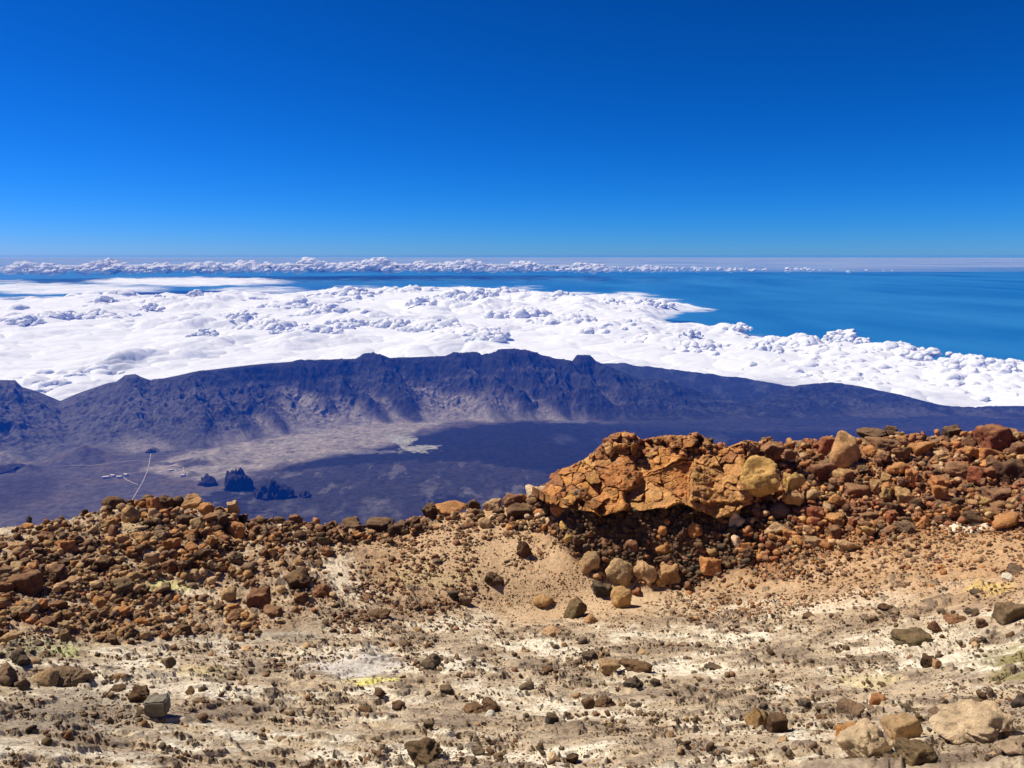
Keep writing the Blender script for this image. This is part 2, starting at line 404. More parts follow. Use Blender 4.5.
floor = -1500 + 10 * fbm2(TX / 900, TY / 900, 4, 25) + 4 * fbm2(TX / 90, TY / 90, 3, 26, ridged=True)
hgt = (crest_z[None, :] + 1500)
TZ = floor * (1 - sstep(0, 0.15, tc)) + (-1500) * sstep(0, 0.15, tc) + prof * hgt
iso = fbm2(TX / 420, TY / 420, 5, 29, gain=0.55, ridged=True)
TZ += 95 * (iso - 0.15) * np.sin(np.pi * tc) ** 0.8 * sstep(0, 0.35, tc) * np.clip(hgt / 400, 0.55, 1.2) * (t < 1)
ledge = 0.5 + 0.5 * np.sin(TZ / 11.0 + 2.0 * fbm2(TX / 500, TY / 500, 2, 30))
TZ += 5.0 * ledge * sstep(0.4, 0.7, tc) * sstep(1.0, 0.95, tc)
TZ += (85 * (gul - 0.5) * np.sin(np.pi * np.clip(tc, 0, 1)) ** 0.8 * sstep(0, 0.35, tc)) * (0.35 + ms_ + 0.5 * sstep(0.6, 0.85, tc)) * np.clip(hgt / 350, 0.25, 1.2)[...]
TZ += 9 * fbm2(TX / 70, TY / 70, 3, 27, ridged=True) * sstep(0.0, 0.2, tc) * (1 - sstep(0.93, 1.0, tc))
beyond = np.maximum(RF[:, None] - crest_r[None, :], 0)
TZ = np.where(t > 1, crest_z[None, :] - beyond * 0.27 - 20 * sstep(0, 200, beyond) + 12 * fbm2(TX / 400, TY / 400, 3, 28), TZ)
ax2, td2, _ = ray([560, 600, 620, 650, 690, 740, 790, 840, 900], [378, 364, 363, 367, 372, 378, 386, 396, 412])
z2 = np.interp(AZF, ax2, -9900 * td2, left=-2400, right=-2400)[None, :] - np.abs(RF[:, None] - 9900) * 0.30 + 26 * fbm2(TX / 420, TY / 420, 4, 24, ridged=True) - 10
TZ = np.where(t > 1, np.maximum(TZ, z2), TZ)
PXt, PYt = project(TX, TY, np.where(t < 0.02, floor, TZ))
# cones, knolls and lava fronts on the valley floor: (px, py, half width px, height m)
for (x, y, wx, hm) in [(85, 458, 32, 95), (153, 451, 7, 30), (200, 461, 26, 45), (222, 452, 14, 30), (178, 467, 12, 30), (243, 463, 12, 20), (5, 462, 22, 70), (30, 470, 12, 40), (190, 475, 10, 30)]:
    az, td, _ = ray(x, y); r0 = 1500 / td; X0 = r0 * math.sin(az); Y0 = r0 * math.cos(az); sg = wx * r0 / F
    d = np.hypot(TX - X0, TY - Y0) / sg
    TZ += hm * np.clip(1 - d + 0.08 * fbm2(TX / 150, TY / 150, 2, 33), 0, 1) ** 1.15
nz = fbm2(TX / 160, TY / 160, 5, 35, gain=0.6)
nz2 = fbm2(TX / 600, TY / 380, 4, 36)
nz3 = fbm2(TX / 60, TY / 60, 4, 39, gain=0.65)
lava = [(262, 474), (300, 462), (345, 454), (392, 447), (418, 436), (455, 427), (520, 421), (620, 424), (720, 430), (1300, 432), (1300, 520), (560, 475), (480, 462), (400, 462), (330, 468)]
lavaB = [(200, 520), (262, 474), (400, 458), (520, 462), (700, 480), (1300, 500), (1300, 600), (100, 600), (160, 530)]
plain = [(140, 470), (190, 450), (265, 438), (335, 424), (405, 414), (480, 412), (455, 422), (420, 430), (392, 443), (330, 456), (265, 468), (235, 478), (195, 480)]
wob = 5 * nz
mlv = sstep(-2.0, 2.5, polysd(PXt, PYt * 1.0, lava) + wob)
mlb = sstep(-6, 6, polysd(PXt, PYt, lavaB) + wob)
mpl = sstep(-3, 4, polysd(PXt, PYt, plain) + 0.8 * wob)
tcol = np.zeros(TX.shape + (3,)) + np.array((0.145, 0.105, 0.10))
tcol = mixa(tcol, (0.18, 0.115, 0.095), sstep(-0.1, 0.35, nz2 + 0.4 * nz))
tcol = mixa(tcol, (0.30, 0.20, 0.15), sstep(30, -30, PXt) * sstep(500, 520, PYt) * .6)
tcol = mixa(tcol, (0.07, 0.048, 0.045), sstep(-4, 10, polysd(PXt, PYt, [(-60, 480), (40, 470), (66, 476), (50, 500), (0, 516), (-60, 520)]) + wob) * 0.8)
tcol = mixa(tcol, (0.045, 0.036, 0.036), mlb * 0.85)
tcol = mixa(tcol, (0.22, 0.16, 0.14), mlb * sstep(0.18, 0.34, fbm2(TX / 150 + 31, TY / 420, 5, 40, gain=0.65)) * 0.7)
tcol = mixa(tcol, (0.15, 0.11, 0.10), mlb * sstep(0.12, 0.4, fbm2(TX / 240 + 3, TY / 520, 5, 37, gain=0.6)) * 0.8)
tcol = mixa(tcol, (0.018, 0.017, 0.022), mlv * 0.95)
tcol = mixa(tcol, (0.10, 0.085, 0.10), mlv * sstep(0.25, 0.45, fbm2(TX / 700 + 8, TY / 1100, 4, 38)) * 0.6)
tcol = mixa(tcol, (0.52, 0.37, 0.28), mpl * (0.75 + 0.25 * sstep(-0.2, 0.2, nz2)))
tcol = mixa(tcol, (0.13, 0.09, 0.08), mpl * sstep(0.22, 0.4, nz2 + 0.3 * nz3))
for (x, y, rx, ry, c, s) in [(400, 439, 15, 4, (.60, .48, .36), 1), (417, 449, 16, 4, (.60, .48, .36), 1), (222, 505, 34, 11, (.03, .025, .03), .9), (360, 452, 30, 2, (.4, .3, .26), .6),
                             (455, 500, 22, 3, (.02, .02, .02), .8), (525, 418, 20, 2, (.4, .3, .25), .8), (600, 421, 50, 2, (.30, .24, .22), .8), (690, 420, 60, 2.5, (.3, .24, .22), .7), (15, 460, 22, 6, (.3, .2, .14), .5), (120, 453, 14, 4, (.3, .19, .13), .8), (225, 462, 18, 4, (.4, .28, .2), .6)]:
    d = ((PXt - x) / rx) ** 2 + ((PYt - y) / ry) ** 2
    tcol = mixa(tcol, c, s * sstep(1.5, 0.5, d + 4.5 * nz + 2.0 * nz3) * (t < 0.1))
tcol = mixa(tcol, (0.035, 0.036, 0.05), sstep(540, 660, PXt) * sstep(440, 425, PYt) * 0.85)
# the wall: pale scree fans in the gullies, dark cliffs on the spurs and along the rim
mw = sstep(-0.03, 0.05, t)
wall = np.zeros(TX.shape + (3,)) + np.array((0.06, 0.045, 0.045))
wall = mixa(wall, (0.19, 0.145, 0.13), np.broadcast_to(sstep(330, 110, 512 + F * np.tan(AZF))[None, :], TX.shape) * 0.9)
wall = mixa(wall, (0.42, 0.30, 0.24), sstep(0.74, 0.44, spur + 0.25 * (gul - 0.5) + 0.55 * (tc - 0.35) + 0.10 * nz3) * sstep(0.9, 0.6, tc))
wall = mixa(wall, (0.20, 0.145, 0.12), sstep(0.0, -0.35, iso) * 0.7)
wall = mixa(wall, (0.15, 0.11, 0.095), sstep(0.1, 0.4, nz) * 0.6)
wall = mixa(wall, (0.15, 0.115, 0.10), sstep(0.55, 0.8, ledge + 0.3 * nz3) * sstep(0.45, 0.7, tc) * 0.4)
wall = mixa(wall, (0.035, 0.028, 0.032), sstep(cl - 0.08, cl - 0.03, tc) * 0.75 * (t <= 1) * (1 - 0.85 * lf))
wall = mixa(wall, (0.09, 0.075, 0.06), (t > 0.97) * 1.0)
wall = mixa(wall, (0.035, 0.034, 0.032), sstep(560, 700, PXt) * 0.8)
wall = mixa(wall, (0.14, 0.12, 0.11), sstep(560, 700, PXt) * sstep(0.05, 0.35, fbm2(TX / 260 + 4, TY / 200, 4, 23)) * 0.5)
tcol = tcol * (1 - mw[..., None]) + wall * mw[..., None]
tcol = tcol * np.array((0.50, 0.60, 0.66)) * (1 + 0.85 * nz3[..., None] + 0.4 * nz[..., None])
V = np.stack([TX, TY, TZ], -1).reshape(-1, 3)
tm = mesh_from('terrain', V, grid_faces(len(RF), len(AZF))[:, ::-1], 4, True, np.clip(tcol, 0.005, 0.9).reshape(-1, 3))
m, nt, b = newmat('caldera_rock')
at = N(nt, 'ShaderNodeAttribute'); at.attribute_name = 'Col'
g = N(nt, 'ShaderNodeNewGeometry').outputs['Position']
nA = noise_node(nt, g, 0.03, 8, 0.7)
x = mixc(nt, at.outputs['Color'], ramp(nt, nA, [(0.3, 0.6), (0.5, 1.0), (0.7, 1.35)]), 0.8, 'MULTIPLY')
nt.links.new(x, b.inputs['Base Color'])
bump(nt, b, nA, 0.6, 16.0)
terrain = tag(link('terrain', tm, m), 'wide volcanic caldera floor with dark lava and the long cliff wall behind', kind='structure')

def valley_hit(px, py):
    az, td, fw = ray(px, py)
    j = int(np.clip(np.searchsorted(AZF, az), 0, len(AZF) - 1))
    tt = -TZ[:, j] / RF
    i = int((tt <= td).argmax()) if (tt <= td).any() else 0
    r = RF[i]
    return np.array((r * math.sin(az), r * math.cos(az), TZ[i, j])), (r * math.cos(az) * CP - TZ[i, j] * SP) / F
def valley_z(x, y):
    r = math.hypot(x, y); az = math.atan2(x, y)
    j = int(np.clip(np.searchsorted(AZF, az), 0, len(AZF) - 1)); return float(np.interp(r, RF, TZ[:, j]))

# ------------------------------------------------------------------ sea
nr, nc = 90, 180
rs = np.concatenate([[0.0], np.geomspace(500, 1.6e6, nr - 1)]); aa = np.linspace(0, 2 * math.pi, nc)
X = rs[:, None] * np.sin(aa); Y = rs[:, None] * np.cos(aa)
sm = mesh_from('sea', np.stack([X, Y, np.full_like(X, -3700.0)], -1).reshape(-1, 3), grid_faces(nr, nc)[:, ::-1], 4, True)
m, nt, b = newmat('sea_water')
g = N(nt, 'ShaderNodeNewGeometry').outputs['Position']
b.inputs['Roughness'].default_value = 0.45
b.inputs['IOR'].default_value = 1.33
b.inputs['Specular IOR Level'].default_value = 0.5
mp = N(nt, 'ShaderNodeMapping'); mp.inputs['Scale'].default_value = (1, 0.35, 1); nt.links.new(g, mp.inputs['Vector'])
n = noise_node(nt, mp.outputs[0], 0.00012, 5, 0.55)
x = mixc(nt, (0.004, 0.11, 0.26), (0.022, 0.18, 0.36), ramp(nt, n, [(0.35, 0.0), (0.65, 1.0)]))
nt.links.new(x, b.inputs['Base Color'])
tag(link('sea', sm, m), 'deep blue sea far below, showing right of the clouds', kind='structure')

# ------------------------------------------------------------------ clouds
def cloud_mat(name, dens_lo, dens_hi, nscale, tint=(0.81, 0.83, 0.87)):
    m, nt, b = newmat(name)
    nt.nodes.remove(b)
    at = N(nt, 'ShaderNodeAttribute'); at.attribute_name = 'Col'
    g = N(nt, 'ShaderNodeNewGeometry').outputs['Position']
    d = N(nt, 'ShaderNodeBsdfDiffuse'); d.inputs[0].default_value = (*tint, 1)
    tl = N(nt, 'ShaderNodeBsdfTranslucent'); tl.inputs[0].default_value = (*tint, 1)
    ms = N(nt, 'ShaderNodeMixShader'); ms.inputs[0].default_value = 0.12
    nt.links.new(d.outputs[0], ms.inputs[1]); nt.links.new(tl.outputs[0], ms.inputs[2])
    tr = N(nt, 'ShaderNodeBsdfTransparent')
    n = noise_node(nt, g, nscale, 7, 0.62)
    ad = N(nt, 'ShaderNodeMath', operation='ADD'); nt.links.new(at.outputs['Alpha'], ad.inputs[0])
    sb = N(nt, 'ShaderNodeMath', operation='SUBTRACT'); nt.links.new(n, sb.inputs[0]); sb.inputs[1].default_value = 0.5
    nt.links.new(sb.outputs[0], ad.inputs[1])
    mr = N(nt, 'ShaderNodeMapRange', interpolation_type='SMOOTHSTEP'); mr.inputs['From Min'].default_value = dens_lo; mr.inputs['From Max'].default_value = dens_hi
    nt.links.new(ad.outputs[0], mr.inputs['Value'])
    m2 = N(nt, 'ShaderNodeMixShader'); nt.links.new(mr.outputs[0], m2.inputs[0])
    nt.links.new(tr.outputs[0], m2.inputs[1]); nt.links.new(ms.outputs[0], m2.inputs[2])
    n2 = noise_node(nt, g, nscale * 3.0, 6, 0.6)
    bp = N(nt, 'ShaderNodeBump'); bp.inputs['Strength'].default_value = 0.3; bp.inputs['Distance'].default_value = 0.05 / nscale
    nt.links.new(n2, bp.inputs['Height']); nt.links.new(bp.outputs[0], d.inputs['Normal'])
    nt.links.new(m2.outputs[0], nt.nodes['Material Output'].inputs['Surface'])
    return m
CZ = -2250.0
AZC = np.concatenate([np.linspace(-62, -36, 100, endpoint=False), np.linspace(-36, 36, 1500), np.linspace(36, 62, 101)[1:]]) * math.pi / 180
td0 = 2250 / 10650.0; td1 = 2250 / 75000.0
RCL = 2250.0 / np.linspace(td0, td1, 520)
X = RCL[:, None] * np.sin(AZC); Y = RCL[:, None] * np.cos(AZC)
PXc, PYc = project(X, Y, np.full_like(X, CZ + 150))
deck = [(-900, 470), (-900, 296), (-60, 292), (100, 291), (180, 290), (250, 291), (300, 287), (380, 284), (520, 284), (580, 288), (640, 293), (690, 297), (712, 302), (690, 305), (668, 311),
        (672, 317), (700, 321), (760, 327), (800, 331), (850, 329), (895, 337), (940, 347), (922, 352), (960, 356), (1040, 357), (1300, 360), (1900, 380), (1900, 500)]
YS = 2.6
wobble = fbm2(X / 5200, Y / 9000, 5, 83, gain=0.6)
sd = polysd(PXc, PYc * YS, [(x, y * YS) for x, y in deck]) + 24 * wobble
sd = np.minimum(sd, 200)
edge = sstep(-2, 22, sd)
def bil(s, seed, oc=3, g=0.5): return fbm2(X / s, Y / s, oc, seed, gain=g, billow=True)
big = fbm2(X / 5500, Y / 7500, 3, 85)
w1 = 350 * fbm2(X / 1500, Y / 1500, 2, 90); 
def puff(s, seed):
    v = np.abs(noise2((X + w1) / s, (Y + w1) / s, seed)); return 1 - np.clip(v * 1.9, 0, 1) ** 0.8
act = 0.35 + 0.9 * sstep(-0.1, 0.5, fbm2(X / 4200 + 7, Y / 6200, 3, 96))
h = 190 * big + act * (230 * (1 - puff(2100, 91)) + 90 * (1 - puff(820, 92)) + 24 * (1 - puff(330, 93)))
CLUSTERS = [(152, 311, 8, 380), (25, 325, 14, 330), (60, 320, 16, 260), (292, 309, 26, 420), (325, 316, 22, 420), (240, 322, 13, 250), (205, 337, 12, 200), (197, 301, 9, 500),
                        (160, 301, 9, 400), (105, 302, 10, 400), (455, 300, 22, 420), (480, 297, 14, 380), (420, 308, 12, 300), (505, 293, 16, 420), (390, 325, 18, 280), (345, 326, 18, 260), (845, 331, 16, 430),
                        (862, 338, 9, 330), (880, 340, 14, 250), (740, 334, 9, 200), (690, 342, 10, 200), (760, 352, 16, 150), (1010, 358, 18, 260), (560, 300, 14, 260), (610, 305, 14, 240), (820, 336, 20, 200)]
front = 1 - 0.55 * sstep(0, 70, PYc - 330)
h = h * (0.55 + 0.45 * front)
Zc = CZ + h * edge - 260 * (1 - edge) + 60
alpha = np.clip(0.02 + 1.25 * sstep(-18, 26, sd), 0, 1.3) - 0.85 * sstep(330, 375, PYc) * sstep(560, 300, PXc) * sstep(-0.35, 0.35, fbm2(X / 1500, Y / 2600, 5, 98)) - 0.6 * sstep(352, 380, PYc) * sstep(560, 640, PXc) * sstep(1000, 800, PXc)
keep = (sd > -24)
V = np.stack([X, Y, Zc], -1).reshape(-1, 3)
import bmesh as _bm
def _ico(sub):
    bm = _bm.new(); _bm.ops.create_icosphere(bm, subdivisions=sub, radius=1.0)
    v = np.array([x.co[:] for x in bm.verts]); f = np.array([[q.index for q in p.verts] for p in bm.faces]); bm.free(); return v, f
PUFF = []
for _s in range(14):
    _v, _f = _ico(3)
    PUFF.append(_v * (1 + 0.20 * noise3(_v * 1.6 + _s * 5, 600 + _s) + 0.20 * noise3(_v * 3.2 + _s * 5, 620 + _s) + 0.09 * noise3(_v * 8 + _s, 640 + _s))[:, None])
PF = _f
def puffs_mesh(C, Rd, flat):
    """many rounded cloud heads as one sheet of geometry"""
    n = len(C); VV_ = []
    k = np.arange(n) % len(PUFF); order = np.argsort(k, kind='stable'); C = C[order]; Rd = Rd[order]; flat = flat[order]; k = k[order]
    ang = np.random.default_rng(5).uniform(0, 6.28, n)
    T_ = np.stack(PUFF)[k]
    ca, sa = np.cos(ang)[:, None], np.sin(ang)[:, None]
    x_ = T_[:, :, 0] * ca - T_[:, :, 1] * sa; y_ = T_[:, :, 0] * sa + T_[:, :, 1] * ca
    P_ = np.stack([x_ * Rd[:, None] + C[:, :1], y_ * Rd[:, None] + C[:, 1:2], T_[:, :, 2] * (Rd * flat)[:, None] + C[:, 2:3]], -1)
    F_ = PF[None] + (np.arange(n) * len(PUFF[0]))[:, None, None]
    return P_.reshape(-1, 3), F_.reshape(-1, 3)
def deck_z(px, py):
    """point of the deck on a sight line"""
    az, td, _ = ray(px, py); r0 = 2160 / td
    i = np.clip(np.searchsorted(RCL, r0), 0, len(RCL) - 1); j = np.clip(np.searchsorted(AZC, az), 0, len(AZC) - 1)
    return r0 * np.sin(az), r0 * np.cos(az), Zc[i, j], r0, edge[i, j] * keep0[i, j]
keep0 = (sd > 0)
rc_ = np.random.default_rng(99)
CX, CY_, CZ_, CR, CFt = [], [], [], [], []
def addp(x, y, z, rad, fl): CX.append(x); CY_.append(y); CZ_.append(z); CR.append(rad); CFt.append(fl)
CLUSTERS += [(95, 318, 20, 200), (265, 330, 26, 220), (310, 338, 22, 200), (440, 330, 30, 240), (520, 315, 26, 260), (570, 322, 26, 240), (620, 330, 28, 220), (700, 350, 22, 200), (900, 352, 26, 240), (950, 365, 26, 240), (400, 292, 24, 300), (350, 296, 22, 300), (640, 305, 18, 220), (480, 340, 26, 180), (980, 372, 22, 220), (800, 345, 22, 220)]
for (x, y, wpx, hm) in CLUSTERS:
    X0, Y0, z0, r0, _ = deck_z(np.array([x]), np.array([y])); X0, Y0, z0, r0 = X0[0], Y0[0], z0[0], r0[0]
    sg = wpx * r0 / F
    for q_ in range(int(16 + wpx * 2.2)):
        u_, w_ = rc_.normal(size=2) * 0.62
        hh_ = math.exp(-(u_ * u_ + w_ * w_)) * hm * 0.9
        rad = sg * rc_.uniform(0.10, 0.34) * (0.6 + 0.6 * math.exp(-(u_ * u_ + w_ * w_)))
        addp(X0 + u_ * sg, Y0 + w_ * sg * 1.3, z0 + hh_ * rc_.uniform(0.1, 0.9) - rad * 0.35, rad, rc_.uniform(.6, .9))
n_ = 4200
px_ = rc_.uniform(-120, 1150, n_); py_ = rc_.uniform(283, 412, n_)
X0, Y0, z0, r0, ed = deck_z(px_, py_)
act2 = fbm2(X0 / 5200 + 3, Y0 / 8200, 3, 97)
sel = (ed > 0.35) & (act2 + rc_.normal(0, .05, n_) > 0.12 + 0.3 * (py_ > 338) * (px_ < 620))
for i in np.nonzero(sel)[0]:
    rad = r0[i] / F * (3.2 + 9.0 * rc_.random() ** 2.2) * (0.6 + 1.1 * max(0, act2[i]))
    addp(X0[i], Y0[i], z0[i] - rad * rc_.uniform(0.30, 0.5), rad * 1.2, rc_.uniform(.45, .7))
C_ = np.stack([CX, CY_, CZ_], -1).astype(float)
PV, PFc = puffs_mesh(C_, np.array(CR), np.array(CFt))
GF = grid_faces(len(RCL), len(AZC), keep)[:, ::-1]
tri = np.concatenate([GF[:, [0, 1, 2]], GF[:, [0, 2, 3]]])
cm = mesh_from('cloud_sea', np.concatenate([V, PV]), np.concatenate([tri, PFc + len(V)]), 3, True, np.ones((len(V) + len(PV), 3)), np.concatenate([alpha.ravel(), np.full(len(PV), 1.3)]))
M_CLOUD = cloud_mat('cloud', 0.25, 0.75, 0.00055)
tag(link('cloud_sea', cm, M_CLOUD), 'white sea of billowing clouds spread below behind the caldera wall', 'clouds', kind='stuff')

# thin sheets of cloud behind and beside the main deck, and the faint veil towards the horizon
def sheet(name, label, blobs, r0, r1, z, nscale, lo, hi, hgt, amx=1.0, seed=100):
    A = np.linspace(-50, 50, 900) * math.pi / 180
    Rr = 1.0 / np.linspace(1 / r0, 1 / r1, 160)
    X = Rr[:, None] * np.sin(A); Y = Rr[:, None] * np.cos(A)
    px, py = project(X, Y, np.full_like(X, z))
    al = np.zeros_like(X)
    for (x, y, rx, ry, s) in blobs:
        al = np.maximum(al, s * sstep(1.6, 0.2, ((px - x) / rx) ** 2 + ((py - y) / ry) ** 2))
    k = nscale
    hh = hgt * (fbm2(X * k * 1.3, Y * k * 1.3, 4, seed, billow=True) + 0.3) * sstep(0.05, 0.6, al)
    V = np.stack([X, Y, z + hh], -1).reshape(-1, 3)
    me = mesh_from(name, V, grid_faces(len(Rr), len(A), al > 0.01)[:, ::-1], 4, True, np.ones((V.shape[0], 3)), (al * amx).ravel())
    return tag(link(name, me, cloud_mat(name, lo, hi, nscale)), label, 'clouds', kind='stuff')
sheet('stratus_cloud', 'thin broken cloud sheet lying just behind the main cloud deck on the left',
      [(60, 289, 120, 6, .8), (190, 282, 110, 5, .85), (260, 290, 60, 4, .6), (5, 283, 40, 4, .5), (-200, 287, 200, 6, .8)], 45000, 110000, -2350, 0.00022, 0.3, 0.9, 180)
# far cloud bank on the horizon: a long billowing ridge
A = np.linspace(-60, 60, 3200) * math.pi / 180; Rr = np.linspace(118000, 150000, 70)
X = Rr[:, None] * np.sin(A); Y = Rr[:, None] * np.cos(A)
px, py = project(X, Y, np.full_like(X, -1500))
env = np.interp(px, [-2000, -100, 0, 60, 300, 420, 560, 640, 760, 2000], [.5, .6, .7, .95, 1.0, 1.0, .8, .45, .25, .2])
tt = (Rr[:, None] - 118000) / 32000
hh = (300 + 900 * env) * np.sin(np.pi * np.clip(tt, 0, 1)) ** 0.6
V = np.stack([X, Y, -2500 + hh], -1).reshape(-1, 3)
al = np.broadcast_to(np.clip(env * 0.8, 0, 1) * sstep(0, 0.5, tt), X.shape)
n_ = 5200; az_ = rc_.uniform(R(-45), R(45), n_); r_ = rc_.uniform(119000, 150000, n_)
pxb, _ = project(r_ * np.sin(az_), r_ * np.cos(az_), -1500)
ev = np.interp(pxb, [-2000, -100, 0, 60, 300, 420, 560, 640, 760, 900, 2000], [.5, .6, .6, .9, 1.0, 1.0, .7, .35, .12, .0, .0]) * (0.55 + 0.6 * sstep(-0.3, 0.4, noise2(az_ * 26, az_ * 0, 121)))
sl = rc_.random(n_) < ev * 1.3
r_, az_, ev = r_[sl], az_[sl], ev[sl]; rad = (150 + 480 * rc_.random(len(r_)) ** 2) * (0.5 + 0.6 * ev)
zb = -2300 + 1500 * ev * rc_.random(len(r_)) ** 0.8 * np.sin(np.pi * np.clip((r_ - 119000) / 31000, 0.03, .97)) ** 0.4
PV, PFc = puffs_mesh(np.stack([r_ * np.sin(az_), r_ * np.cos(az_), zb], -1), rad * 1.3, np.full(len(r_), .62))
GF = grid_faces(len(Rr), len(A))[:, ::-1]; tri = np.concatenate([GF[:, [0, 1, 2]], GF[:, [0, 2, 3]]])
bm_ = mesh_from('cloud_bank', np.concatenate([V, PV]), np.concatenate([tri, PFc + len(V)]), 3, True, np.ones((len(V) + len(PV), 3)), np.concatenate([al.ravel(), np.full(len(PV), 0.75)]))
tag(link('cloud_bank', bm_, cloud_mat('cloud_bank', 0.2, 1.15, 0.0002)), 'long low bank of small cumulus clouds along the horizon', 'clouds', kind='stuff')
sheet('haze_veil', 'faint whitish veil of thin cloud over the distant sea below the horizon',
      [(800, 260, 620, 10, .34), (300, 260, 600, 8, .28), (-300, 260, 500, 8, .28), (1400, 260, 500, 10, .34)], 95000, 1500000, -2900, 0.00002, -0.4, 1.9, 0, seed=130)

# ------------------------------------------------------------------ haze
def box_mesh(name, x0, x1, y0, y1, z0, z1):
    v = [(x, y, z) for x in (x0, x1) for y in (y0, y1) for z in (z0, z1)]
    f = [(0, 1, 3, 2), (4, 6, 7, 5), (0, 4, 5, 1), (2, 3, 7, 6), (0, 2, 6, 4), (1, 5, 7, 3)]
    m = bpy.data.meshes.new(name); m.from_pydata(v, [], f); m.update(); return m
def prism_ring(name, r, z0, z1, y0):
    """closed round box"""
    n = 48; v = []; 
    for k in range(n):
        a = 2 * math.pi * k / n
        v += [(r * math.sin(a), r * math.cos(a), z0), (r * math.sin(a), r * math.cos(a), z1)]
    f = [(2 * k, 2 * k + 1, (2 * k + 3) % (2 * n), (2 * k + 2) % (2 * n)) for k in range(n)]
    f.append(tuple(range(0, 2 * n, 2))); f.append(tuple(reversed(range(1, 2 * n, 2))))
    m = bpy.data.meshes.new(name); m.from_pydata(v, [], f); m.update(); return m
hm_ = bpy.data.materials.new('haze'); hm_.use_nodes = True
nt = hm_.node_tree; nt.nodes.remove(nt.nodes['Principled BSDF'])
pv = N(nt, 'ShaderNodeVolumePrincipled')
pv.inputs['Color'].default_value = (0.01, 0.15, 0.92, 1)
pv.inputs['Absorption Color'].default_value = (0.25, 0.25, 0.25, 1)
pv.inputs['Density'].default_value = 4.6e-5
pv.inputs['Anisotropy'].default_value = 0.0
nt.links.new(pv.outputs[0], nt.nodes['Material Output'].inputs['Volume'])
hz = link('haze', prism_ring('haze', 10600.0, TZ.min() - 1.0, 6.0, 0), hm_)
tag(hz, 'thin blue air between the crater and the far caldera wall', kind='stuff')

# ------------------------------------------------------------------ rocks: shapes
def ico(sub):
    import bmesh
    bm = bmesh.new(); bmesh.ops.create_icosphere(bm, subdivisions=sub, radius=1.0)
    v = np.array([x.co[:] for x in bm.verts]); f = np.array([[q.index for q in p.verts] for p in bm.faces]); bm.free()
    return v, f
ICO = {k: ico(k) for k in (2, 3, 4, 5)}
def rock_shape(seed, sub, kind='angular', dent=None):
    rg = np.random.default_rng(seed); v, f = ICO[sub]
    n = {'angular': 13, 'rounded': 20, 'flat': 13, 'jagged': 11, 'blocky': 10}[kind]
    P = rg.normal(size=(n, 3)); P /= np.linalg.norm(P, axis=1)[:, None]
    d = rg.uniform(0.42, 0.9, n)
    if kind == 'blocky':
        P[:6] = [[1, 0, 0], [-1, 0, 0], [0, 1, 0], [0, -1, 0], [0, 0, 1], [0, 0, -1]]
        P[:6] += rg.normal(size=(6, 3)) * 0.16; P /= np.linalg.norm(P, axis=1)[:, None]; d[:6] = rg.uniform(0.55, 0.72, 6); d[6:] = rg.uniform(0.8, 0.95, n - 6)
    if kind == 'rounded': d = rg.uniform(0.76, 0.98, n)
    if kind == 'jagged': d = rg.uniform(0.36, 0.85, n)
    c = np.maximum(v @ P.T, 1e-3)
    q = d[None, :] / c
    r = np.minimum(q.min(1), 1.08)
    soft = 70.0 if kind != 'rounded' else 28.0
    r = -np.log(np.exp(-soft * q.clip(0, 3)).sum(1) + np.exp(-soft * 1.08)) / soft
    o = rg.uniform(-50, 50, 3)
    k_ = 0.5 if kind == 'rounded' else 1.0
    r = r * (1 + k_ * (0.22 * noise3(v * 1.5 + o, seed) + 0.10 * noise3(v * 3.9 + o, seed + 1) - 0.16 * np.clip(noise3(v * 2.7 + o, seed + 9) - 0.15, 0, 1)))
    if sub >= 3: r = r + 0.045 * noise3(v * 9 + o, seed + 2) - 0.05 * np.clip(0.25 - np.abs(noise3(v * 3 + o, seed + 5)), 0, 1)
    if sub >= 4: r = r + 0.025 * noise3(v * 20 + o, seed + 3)
    if dent is not None:
        dd = np.array(dent[:3]); dd = dd / np.linalg.norm(dd)
        r = r * (1 - dent[4] * sstep(dent[3], dent[3] + 0.18, v @ dd))
    w = v * r[:, None]
    if kind == 'flat': w[:, 2] *= 0.55
    ext = (w.max(0) - w.min(0)) / 2; mid = (w.max(0) + w.min(0)) / 2
    return (w - mid) / ext, f
PAL = {
    'ochre': (0.40, 0.235, 0.095), 'yellow-ochre': (0.52, 0.31, 0.10), 'orange-brown': (0.40, 0.175, 0.06), 'rust-red': (0.25, 0.085, 0.040), 'rust-brown': (0.20, 0.095, 0.048),
    'dark brown': (0.085, 0.046, 0.026), 'grey-brown': (0.18, 0.12, 0.072), 'tan': (0.44, 0.285, 0.145), 'pale tan': (0.60, 0.44, 0.27), 'dark grey': (0.065, 0.053, 0.040), 'whitish': (0.66, 0.60, 0.50), 'olive-brown': (0.125, 0.088, 0.045),
}
KINDS_ = ['angular', 'rounded', 'flat', 'jagged', 'blocky']
LIB = {}
def lib_mesh(kind, i):
    k = (kind, i)
    if k not in LIB:
        v, f = rock_shape(1000 + 37 * KINDS_.index(kind) + i, 4, kind)
        LIB[k] = mesh_from('rock_form', v, f, 3, True); LIB[k].materials.append(M_ROCK)
    return LIB[k]

